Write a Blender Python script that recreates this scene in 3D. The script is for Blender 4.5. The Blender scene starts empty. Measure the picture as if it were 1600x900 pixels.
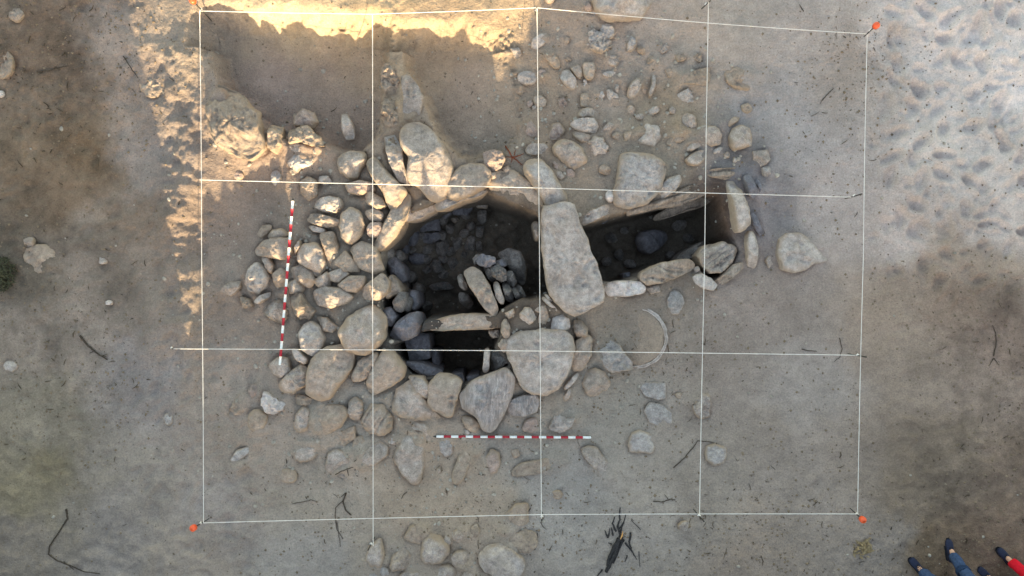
import bpy, bmesh, math, random
import numpy as np
from mathutils import Vector

random.seed(7)
rng = np.random.default_rng(7)
sc = bpy.context.scene
COL = sc.collection

# ------------------------------------------------------------------ camera, world, sun, exposure
CAM_H, FOC = 9.0, 1100.0
cd = bpy.data.cameras.new('camera'); cam = bpy.data.objects.new('camera', cd); COL.objects.link(cam)
cam.location = (0, 0, CAM_H); cam.rotation_euler = (0, 0, 0)
cd.sensor_width = 36; cd.lens = FOC / 1600 * 36; cd.clip_start = 0.1; cd.clip_end = 2000
sc.camera = cam

SUN_EL, SUN_TILT = math.radians(10.5), 0.12      # light travels towards +Y and slightly towards -X
dirv = Vector((-SUN_TILT, 1, 0)).normalized() * math.cos(SUN_EL) - Vector((0, 0, math.sin(SUN_EL)))
w = bpy.data.worlds.new('World'); sc.world = w; w.use_nodes = True
nt = w.node_tree; bg = nt.nodes['Background']
sky = nt.nodes.new('ShaderNodeTexSky'); sky.sky_type = 'NISHITA'; sky.sun_disc = False
sky.sun_elevation = SUN_EL
sky.sun_rotation = math.atan2(-dirv.x, -dirv.y)
sky.air_density = 1.3; sky.dust_density = 1.3; sky.ozone_density = 0.1; sky.altitude = 0
nt.links.new(sky.outputs[0], bg.inputs[0]); bg.inputs[1].default_value = 0.15
sl = bpy.data.lights.new('sun', 'SUN'); sl.energy = 3.4; sl.angle = math.radians(0.3); sl.color = (1.0, 0.82, 0.50)
so = bpy.data.objects.new('sun', sl); COL.objects.link(so); so.location = (2, -20, 8)
so.rotation_euler = dirv.to_track_quat('-Z', 'Y').to_euler()
vs = sc.view_settings; vs.view_transform = 'Standard'; vs.look = 'None'; vs.gamma = 1; vs.use_curve_mapping = False
vs.exposure = 2.0
sc.render.engine = 'CYCLES'; sc.cycles.max_bounces = 6; sc.cycles.diffuse_bounces = 4

# ------------------------------------------------------------------ small helpers
def lin(c):
    return tuple(((v/255)/12.92 if v/255 <= 0.04045 else ((v/255+0.055)/1.055)**2.4) for v in c)

def P(px, py, z=0.0):
    """survey: where the camera ray through a photo point meets height z"""
    s = (CAM_H - z) / FOC
    return np.array([(px-800)*s, (450-py)*s, z])

def hsh(ix, iy, iz, seed):
    ix = ix.astype(np.int64); iy = iy.astype(np.int64); iz = iz.astype(np.int64)
    h = (ix*374761393 + iy*668265263 + iz*2147483647 + seed*974711) & 0xffffffff
    h = ((h ^ (h >> 13)) * 1274126177) & 0xffffffff
    h = ((h ^ (h >> 16)) * 2246822519) & 0xffffffff
    return ((h ^ (h >> 15)) & 0xffffff) / float(0xffffff)

def vnoise(x, y, z, seed=0):
    x0 = np.floor(x); y0 = np.floor(y); z0 = np.floor(z)
    fx, fy, fz = x-x0, y-y0, z-z0
    fx = fx*fx*fx*(fx*(fx*6-15)+10); fy = fy*fy*fy*(fy*(fy*6-15)+10); fz = fz*fz*fz*(fz*(fz*6-15)+10)
    r = 0
    for dx in (0, 1):
        for dy in (0, 1):
            for dz in (0, 1):
                wgt = (fx if dx else 1-fx)*(fy if dy else 1-fy)*(fz if dz else 1-fz)
                r = r + wgt*hsh(x0+dx, y0+dy, z0+dz, seed)
    return r*2-1

def fbm(x, y, z, seed=0, octv=4, gain=0.5):
    a, r, f = 1.0, 0, 1.0
    for i in range(octv):
        r = r + a*vnoise(x*f, y*f, z*f, seed+i*17); a *= gain; f *= 2.03
    return r

def smooth(a, b, x):
    t = np.clip((x-a)/(b-a), 0, 1); return t*t*(3-2*t)

def sdpoly(px, py, poly):
    """signed distance to a polygon, negative inside"""
    d2 = np.full(px.shape, 1e18); ins = np.zeros(px.shape, bool)
    n = len(poly)
    for i in range(n):
        ax, ay = poly[i][:2]; bx, by = poly[(i+1) % n][:2]
        ex, ey = bx-ax, by-ay
        t = np.clip(((px-ax)*ex+(py-ay)*ey)/(ex*ex+ey*ey+1e-12), 0, 1)
        d2 = np.minimum(d2, (px-ax-t*ex)**2+(py-ay-t*ey)**2)
        c = ((ay > py) != (by > py))
        with np.errstate(divide='ignore', invalid='ignore'):
            xi = ax + (py-ay)/(by-ay+1e-12)*ex
        ins ^= c & (px < xi)
    d = np.sqrt(d2)
    return np.where(ins, -d, d)

def parse(s):
    """'x,y x,y ...' or 'E cx cy a b angle'"""
    if s[0] == 'E':
        v = [float(q) for q in s[1:].split()]
        cx, cy, a, b = v[:4]; an = math.radians(v[4] if len(v) > 4 else 0)
        r = random.Random(int(cx*131+cy*17)); out = []
        for k in range(11):
            t = 2*math.pi*k/11; m = 1+r.uniform(-.09, .09)
            u, q = a*m*math.cos(t), b*m*math.sin(t)
            out.append((cx+u*math.cos(an)-q*math.sin(an), cy+u*math.sin(an)+q*math.cos(an)))
        return out
    return [tuple(float(q) for q in p.split(',')) for p in s.split()]

def new_mesh(name, verts, faces, mat, parent=None, smooth_shade=True):
    me = bpy.data.meshes.new(name)
    me.from_pydata([tuple(map(float, v)) for v in verts], [], faces)
    if smooth_shade:
        me.polygons.foreach_set('use_smooth', [True]*len(me.polygons))
    me.update()
    if mat: me.materials.append(mat)
    o = bpy.data.objects.new(name, me); COL.objects.link(o)
    if parent: o.parent = parent
    return o

def tag(o, label, cat, group=None, kind=None):
    if label: o['label'] = label
    if cat: o['category'] = cat
    if group: o['group'] = group
    if kind: o['kind'] = kind
    return o

def empty(name, loc, label, cat, group=None):
    o = bpy.data.objects.new(name, None); COL.objects.link(o); o.location = tuple(map(float, loc)); o.empty_display_size = 0.1
    return tag(o, label, cat, group)

def tube(pts, radii, seg=6, jitter=0.0, cap=True):
    pts = [Vector(tuple(map(float, p))) for p in pts]; n = len(pts)
    if not hasattr(radii, '__len__'): radii = [radii]*n
    V, F = [], []
    for i, p in enumerate(pts):
        t = (pts[min(i+1, n-1)]-pts[max(i-1, 0)]).normalized()
        a = Vector((0, 0, 1)) if abs(t.z) < .9 else Vector((1, 0, 0))
        u = t.cross(a).normalized(); v = t.cross(u)
        for k in range(seg):
            an = 2*math.pi*k/seg; rr = radii[i]*(1+random.uniform(-jitter, jitter))
            V.append(p+u*math.cos(an)*rr+v*math.sin(an)*rr)
    for i in range(n-1):
        for k in range(seg):
            F.append((i*seg+k, i*seg+(k+1) % seg, (i+1)*seg+(k+1) % seg, (i+1)*seg+k))
    if cap:
        F.append(tuple(range(seg))); F.append(tuple(reversed(range((n-1)*seg, n*seg))))
    return V, F

def merge(*vf):
    V, F = [], []
    for v, f in vf:
        o = len(V); V += list(v); F += [tuple(i+o for i in q) for q in f]
    return V, F

# ------------------------------------------------------------------ materials
def mat_new(name, rough=0.9, spec=0.15):
    m = bpy.data.materials.new(name); m.use_nodes = True
    b = m.node_tree.nodes['Principled BSDF']; b.inputs['Roughness'].default_value = rough
    b.inputs['Specular IOR Level'].default_value = spec
    return m, m.node_tree, b

def N(nt, t, **kw):
    n = nt.nodes.new(t)
    for k, v in kw.items():
        if k in n.inputs: n.inputs[k].default_value = v
        else: setattr(n, k, v)
    return n

def noise(nt, vec, scale, detail=4, rough=0.55):
    n = N(nt, 'ShaderNodeTexNoise', Scale=scale, Detail=detail, Roughness=rough)
    nt.links.new(vec, n.inputs['Vector']); return n.outputs['Fac']

def remap(nt, fac, a, b, lo=0.0, hi=1.0):
    n = N(nt, 'ShaderNodeMapRange'); n.inputs[1].default_value = a; n.inputs[2].default_value = b
    n.inputs[3].default_value = lo; n.inputs[4].default_value = hi
    nt.links.new(fac, n.inputs[0]); return n.outputs[0]

def mix(nt, fac, a, b, mode='MIX'):
    n = N(nt, 'ShaderNodeMix', data_type='RGBA', blend_type=mode)
    for sck, v in ((n.inputs[0], fac), (n.inputs[6], a), (n.inputs[7], b)):
        if hasattr(v, 'is_linked'): nt.links.new(v, sck)
        elif isinstance(v, (int, float)): sck.default_value = v
        else: sck.default_value = tuple(v)+(1,) if len(v) == 3 else v
    return n.outputs[2]

def gray(nt, val):
    n = N(nt, 'ShaderNodeCombineColor'); 
    for i in range(3): nt.links.new(val, n.inputs[i])
    return n.outputs[0]

def mul(nt, col, val):
    return mix(nt, 1.0, col, gray(nt, val), 'MULTIPLY')

def math2(nt, op, a, b):
    n = N(nt, 'ShaderNodeMath', operation=op)
    for i, v in enumerate((a, b)):
        if hasattr(v, 'is_linked'): nt.links.new(v, n.inputs[i])
        else: n.inputs[i].default_value = v
    return n.outputs[0]

def bump(nt, b, h, strength, dist):
    n = N(nt, 'ShaderNodeBump'); n.inputs['Strength'].default_value = strength; n.inputs['Distance'].default_value = dist
    nt.links.new(h, n.inputs['Height']); nt.links.new(n.outputs[0], b.inputs['Normal'])

WARM = np.array((1.10, .96, .93))     # white balance against the sky's cast, put into sand and stone colours
SAND = tuple(np.array(lin((150, 138, 120)))*WARM)
def ground_mat():
    m, nt, b = mat_new('sandy_soil', 0.95, 0.08)
    g = N(nt, 'ShaderNodeNewGeometry').outputs['Position']
    at = N(nt, 'ShaderNodeAttribute', attribute_name='tint').outputs['Color']
    big = noise(nt, g, 1.3, 5, 0.6); mid = noise(nt, g, 7, 5, 0.65); fine = noise(nt, g, 48, 5, 0.8); spk = noise(nt, g, 38, 2, 0.5)
    c = mul(nt, at, remap(nt, big, .3, .7, .86, 1.12))
    c = mul(nt, c, remap(nt, mid, .3, .7, .86, 1.12))
    c = mul(nt, c, remap(nt, fine, .3, .7, .72, 1.27))
    dk = remap(nt, spk, .66, .74)
    dens = remap(nt, noise(nt, g, 2.2, 3), .45, .68)
    c = mix(nt, math2(nt, 'MULTIPLY', dk, dens), c, (0.07, 0.058, 0.045))
    nt.links.new(c, b.inputs['Base Color'])
    h = math2(nt, 'ADD', math2(nt, 'MULTIPLY', fine, .35), math2(nt, 'MULTIPLY', noise(nt, g, 22, 5, .65), 1.0))
    bump(nt, b, h, 0.8, 0.035)
    return m

def stone_mat(name, base, base2, speck=0.5, grain=0.0, sand=1.0, bumpk=0.6, freq=1.0):
    base = tuple(np.array(base)*WARM*1.07); base2 = tuple(np.array(base2)*WARM*1.07)
    m, nt, b = mat_new(name, 0.88, 0.2)
    g = N(nt, 'ShaderNodeNewGeometry').outputs['Position']
    oi = N(nt, 'ShaderNodeObjectInfo').outputs['Random']
    at = N(nt, 'ShaderNodeAttribute', attribute_name='edge').outputs['Fac']
    vec = g
    if grain:
        mp = N(nt, 'ShaderNodeMapping'); mp.inputs['Rotation'].default_value = (0, 0, grain); mp.inputs['Scale'].default_value = (1, .16, 1)
        nt.links.new(g, mp.inputs[0]); vec = mp.outputs[0]
    big = noise(nt, g, 4*freq, 4, .6); mid = noise(nt, vec, 15*freq, 6, .7); fine = noise(nt, vec, 62*freq, 4, .8)
    c = mix(nt, remap(nt, big, .36, .64), base, base2)
    c = mul(nt, c, remap(nt, oi, 0, 1, .92, 1.12))
    c = mul(nt, c, remap(nt, mid, .28, .72, .62 if not grain else .5, 1.32 if not grain else 1.4))
    c = mul(nt, c, remap(nt, fine, .3, .7, 1-.42*speck, 1+.36*speck))
    pit = remap(nt, noise(nt, g, 70, 3, .6), .62, .70)
    c = mix(nt, math2(nt, 'MULTIPLY', pit, .5*speck), c, (.06, .058, .055))
    pale = remap(nt, noise(nt, g, 28, 5, .75), .62, .72)
    c = mix(nt, math2(nt, 'MULTIPLY', pale, .4*speck), c, (.55, .55, .54))
    if sand:
        sv = math2(nt, 'ADD', at, math2(nt, 'MULTIPLY', math2(nt, 'SUBTRACT', noise(nt, g, 6, 4, .6), .5), 1.3))
        sv = math2(nt, 'ADD', sv, math2(nt, 'MULTIPLY', math2(nt, 'SUBTRACT', oi, .5), .55))
        sv = remap(nt, sv, .42, .95, 0, .85*sand)
        c = mix(nt, sv, c, SAND)
    nt.links.new(c, b.inputs['Base Color'])
    h = math2(nt, 'ADD', math2(nt, 'MULTIPLY', fine, .35), mid)
    bump(nt, b, h, min(1, bumpk*1.2), 0.035)
    return m

def plain_mat(name, col, rough=.8, spec=.2, var=.25, scale=25, bumpk=0):
    m, nt, b = mat_new(name, rough, spec)
    g = N(nt, 'ShaderNodeNewGeometry').outputs['Position']
    f = noise(nt, g, scale, 4, .6)
    c = mul(nt, mix(nt, 0.0, col, col), remap(nt, f, .3, .7, 1-var, 1+var))
    nt.links.new(c, b.inputs['Base Color'])
    if bumpk: bump(nt, b, f, bumpk, .01)
    return m

M = {
 'ground': ground_mat(),
 'g': stone_mat('grey_granite', lin((166, 161, 154)), lin((146, 140, 132)), .8),
 'p': stone_mat('pale_granite', lin((178, 175, 170)), lin((158, 153, 146)), .6, sand=.8),
 'b': stone_mat('brown_stone', lin((160, 152, 141)), lin((143, 136, 127)), .6),
 'k': stone_mat('pinkish_stone', lin((162, 149, 140)), lin((144, 134, 126)), .7),
 'n': stone_mat('streaked_gneiss', lin((162, 161, 159)), lin((130, 129, 129)), .9, grain=.35, bumpk=1.0, sand=.5),
 'u': stone_mat('bluish_stone', lin((164, 163, 160)), lin((147, 146, 143)), .7, sand=.9),
 'w': stone_mat('whitish_quartz_stone', lin((205, 203, 200)), lin((180, 178, 174)), .5, sand=.5),
 's': stone_mat('sand_crusted_stone', lin((158, 148, 134)), lin((142, 132, 119)), .5, sand=1.0),
 'd': stone_mat('shade_dark_stone', lin((122, 124, 130)), lin((98, 101, 108)), .6, sand=.15),  # dark stone; chamber shade is deepened through its colour
 'm': stone_mat('mossy_shade_stone', lin((138, 136, 132)), lin((98, 98, 96)), 1.0, sand=.2, bumpk=.9),  # mossy heap stones; its darkness also paints shade on the chamber stones
 'l': stone_mat('layered_slab_stone', lin((160, 153, 142)), lin((124, 116, 106)), .7, grain=1.25, sand=.4, bumpk=1.0),
 'string': plain_mat('white_string', lin((226, 217, 211)), .85, .1, .15, 12),
 'red': plain_mat('red_paint', lin((170, 30, 48)), .5, .4, .2, 30),
 'white': plain_mat('white_paint', lin((232, 230, 228)), .5, .4, .08, 30),
 'iron': plain_mat('dark_iron', lin((62, 58, 54)), .6, .5, .3, 40),
 'orange': plain_mat('orange_plastic', lin((235, 92, 48)), .4, .5, .06, 20),
 'twig': plain_mat('dark_twig_bark', lin((76, 66, 58)), .9, .1, .5, 60, .5),
 'char': plain_mat('charred_wood', lin((54, 50, 50)), .85, .2, .6, 60, .8),
 'root': plain_mat('reddish_root', lin((120, 62, 40)), .85, .2, .5, 60, .4),
 'litter': plain_mat('plant_litter', lin((84, 72, 60)), .95, .05, .6, 5),
 'crumb': plain_mat('soil_crumbs', lin((124, 108, 92)), .95, .05, .4, 9),
 'shade_bank': plain_mat('shade_bank_green', (.07, .075, .04), .95, .05, .5, 3),
 'leaf': plain_mat('heather_leaves', lin((66, 64, 46)), .8, .2, .5, 30),
 'dryleaf': plain_mat('dry_leaves', lin((150, 128, 96)), .85, .2, .35, 30),
 'jeans': plain_mat('blue_denim', lin((60, 76, 106)), .9, .1, .3, 40, .4),
 'jeans_d': plain_mat('dark_denim', lin((40, 56, 84)), .9, .1, .3, 40, .4),
 'redcloth': plain_mat('red_fabric', lin((205, 30, 48)), .85, .1, .15, 40, .3),
 'navy': plain_mat('navy_shoe_fabric', lin((32, 36, 58)), .7, .3, .25, 50, .3),
 'sole': plain_mat('dark_rubber_sole', lin((32, 32, 40)), .8, .3, .15, 50),
 'jacket': plain_mat('dark_jacket_fabric', lin((44, 50, 62)), .85, .15, .2, 30, .3),
 'skin': plain_mat('skin', lin((205, 158, 132)), .6, .3, .06, 20),
 'hair': plain_mat('dark_hair', lin((48, 38, 32)), .7, .3, .3, 80),
 'eye': plain_mat('eye_white', lin((225, 222, 216)), .3, .5, .02, 10),
}

# ------------------------------------------------------------------ terrain
HP = [  # photo x, y, height of the old surface and of the trench floor
 (0,0,.02),(150,150,0),(0,450,0),(150,300,-.02),(120,600,0),(0,900,0),(200,800,.02),(300,880,.02),(450,870,.0),(800,890,.0),(1200,890,.03),
 (1600,900,.02),(1600,450,.03),(1600,0,.08),(1450,200,.06),(1450,600,.02),(1300,0,.05),(1150,20,.02),(1250,250,-.02),(1250,500,-.03),(1250,700,0),
 (450,-20,.06),(600,-10,.05),(750,-10,.04),(900,0,.0),(250,60,.03),(250,300,.03),(235,480,.04),(250,640,.0),
 (340,350,-.14),(350,500,-.12),(400,310,-.16),(360,560,-.08),(350,700,-.04),(450,740,-.05),(600,780,-.04),(750,780,-.04),(1000,760,-.04),
 (450,450,-.02),(490,370,-.02),(540,340,.02),(560,440,.04),(590,460,.02),(530,600,.0),(600,620,.0),(700,650,-.06),(650,720,-.1),(800,700,-.1),(900,680,-.1),
 (840,560,.05),(800,500,.05),(930,540,-.08),(980,530,-.08),(1020,640,-.08),(1100,660,-.06),(940,480,-.08),(1060,450,-.06),(1150,470,-.04),
 (1190,330,-.1),(1200,250,-.08),(1150,170,-.1),(1080,230,-.1),(1000,230,-.1),(1080,120,-.12),(1000,120,-.16),(930,90,-.17),(870,70,-.16),(870,170,-.18),
 (830,130,-.24),(900,250,-.08),(850,290,0),(780,260,-.04),(690,260,.05),(640,240,.02),(600,280,.02),(540,250,-.1),(470,230,-.04),(370,200,.02),(330,200,.0),(500,280,-.08),
]
HP = np.array(HP, float)
def base_height(px, py):
    num = 0; den = 0
    for x, y, z in HP:
        d2 = (px-x)**2+(py-y)**2+500.0
        wg = d2**-1.6
        num = num + wg*z; den = den + wg
    return num/den

NW_PIT = parse('334,40 380,48 440,54 500,58 560,60 588,64 584,110 578,160 572,205 550,232 505,212 455,200 425,198 385,158 352,128 338,90')
NW_PIT2 = parse('640,70 720,70 770,84 800,110 806,150 798,205 770,228 735,232 706,210 680,160 662,118 645,95')
PIT_A = parse('598,392 625,350 650,332 700,310 760,300 812,322 848,338 900,345 912,400 908,440 880,455 850,462 812,468 790,480 775,490 720,496 662,500 656,524 632,534 604,530 598,500 596,470 592,420')
PIT_B = parse('612,540 662,518 720,514 782,514 772,545 795,572 760,590 722,604 690,594 640,588 615,562')
PIT_C = parse('900,352 960,336 1030,318 1106,298 1126,305 1134,340 1140,362 1150,378 1156,394 1142,424 1118,436 1085,416 1040,414 1000,430 985,440 945,442 915,430')

def worley_dips(px, py, cell, seed, prob=0.8):
    gx = np.floor(px/cell); gy = np.floor(py/cell); r = np.zeros(px.shape)
    for dx in (-1, 0, 1):
        for dy in (-1, 0, 1):
            ix, iy = gx+dx, gy+dy
            a = hsh(ix, iy, ix*0, seed); b2 = hsh(ix, iy, ix*0+1, seed); c = hsh(ix, iy, ix*0+2, seed); e = hsh(ix, iy, ix*0+3, seed)
            cx = (ix+.15+.7*a)*cell; cy = (iy+.15+.7*b2)*cell
            th = e*3.14; u = (px-cx)*np.cos(th)+(py-cy)*np.sin(th); v = -(px-cx)*np.sin(th)+(py-cy)*np.cos(th)
            d = np.sqrt((u/(cell*.42))**2+(v/(cell*.26))**2)
            k = (c < prob)*(.4+.6*c/prob)
            r = r + k*(-np.exp(-d**2.5) + .45*np.exp(-((d-1.35)/.4)**2))
    return r

def ground_height(x, y, pits=True):
    px = 800+x*FOC/CAM_H; py = 450-y*FOC/CAM_H
    cpx = np.clip(px, -300, 1900); cpy = np.clip(py, -300, 1200)
    z = base_height(cpx, cpy)
    inside = smooth(-60, 20, px)*(1-smooth(1600, 1700, px))
    # spoil ridge along the western edge, trodden
    rid = np.exp(-((px-(288+10*np.sin(py*.03)))/24)**2)*smooth(40, 90, py)*(1-smooth(520, 600, py))
    z = z + .11*rid
    rid2 = np.exp(-((px-246)/16)**2)*smooth(450, 480, py)*(1-smooth(530, 570, py)); z = z + .06*rid2
    # footprints
    ftr = smooth(1330, 1420, px)*(1-smooth(400, 520, py))
    fbl = smooth(430, 620, py)*(1-smooth(380, 460, px))*smooth(140, 240, px)*.6
    fri = np.exp(-((px-285)/42)**2)*smooth(20, 90, py)*(1-smooth(560, 640, py))
    fbr = smooth(1340, 1400, px)*smooth(380, 460, py)*.32
    fl = (1-smooth(180, 300, px))*.42
    fgen = .13
    amp = np.maximum.reduce([ftr, fbl, .45*fri, fbr, fl, np.full(px.shape, fgen)])
    z = z + amp*((.05+.022*ftr)*worley_dips(px+14*fbm(x*2, y*2, x*0, 5, 2), py+14*fbm(x*2, y*2, x*0+3, 6, 2), 38, 11, .9) + .028*worley_dips(px+6*fbm(x*3, y*3, x*0, 15, 2), py, 25, 29, .7))
    z = z + (.012+.02*amp)*fbm(x*1.7, y*1.7, x*0, 40, 4) + (.0055+.006*amp+.011*fri)*fbm(x*11, y*11, x*0, 60, 3)
    z = z + fri*(.05*fbm(x*2.6, y*2.6, x*0, 140, 3)+.02*fbm(x*7, y*7, x*0, 150, 3))
    z = z - .13*np.exp(-((px-608)/28)**2)*smooth(40, 80, py)*(1-smooth(150, 230, py))
    if pits:
        q = (px > 250) & (px < 900) & (py > -60) & (py < 320)
        if q.any():
            jx = 7*fbm(x[q]*4, y[q]*4, x[q]*0, 70, 3)
            sd = np.minimum(sdpoly(px[q], py[q], NW_PIT), sdpoly(px[q], py[q], NW_PIT2))+jx
            side = np.where(py[q] < 75, 46, 20)
            t = 1-smooth(-4, 1, sd/side*1.0)
            t = 1-np.clip(sd/side, 0, 1); t = t*t*(3-2*t)
            floor = -.37+.02*fbm(x[q]*3, y[q]*3, x[q]*0, 77, 2)
            floor = floor + .22*smooth(680, 830, px[q])
            z[q] = z[q]*(1-t)+np.minimum(floor, z[q])*t + (.035*fbm(x[q]*9, y[q]*9, x[q]*0, 79, 4)+.03*fbm(x[q]*26, y[q]*26, x[q]*0, 83, 2))*(4*t*(1-t)+.35*np.exp(-((px[q]-608)/30)**2))
        for poly, dep in ((PIT_A, -1.22), (PIT_B, -1.45), (PIT_C, -1.3)):
            xs = [p[0] for p in poly]; ys = [p[1] for p in poly]
            q = (px > min(xs)-20) & (px < max(xs)+20) & (py > min(ys)-20) & (py < max(ys)+20)
            if not q.any(): continue
            sd = sdpoly(px[q], py[q], poly)
            t = 1-smooth(-7.0, 2.0, sd+1.5*fbm(x[q]*8, y[q]*8, x[q]*0, 88, 2))
            fl = dep - (.3*smooth(410, 480, py[q])*(1-smooth(740, 780, px[q])) if dep == -1.22 else 0) + .07*fbm(x[q]*3, y[q]*3, x[q]*0, 90, 3) + .02*fbm(x[q]*14, y[q]*14, x[q]*0, 95, 2)
            z[q] = z[q]*(1-t)+fl*t
    return z

def gz(x, y, pits=False):
    return float(ground_height(np.array([float(x)]), np.array([float(y)]), pits)[0])
def gpx(px, py):
    p = P(px, py, 0); return gz(p[0], p[1])

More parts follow.
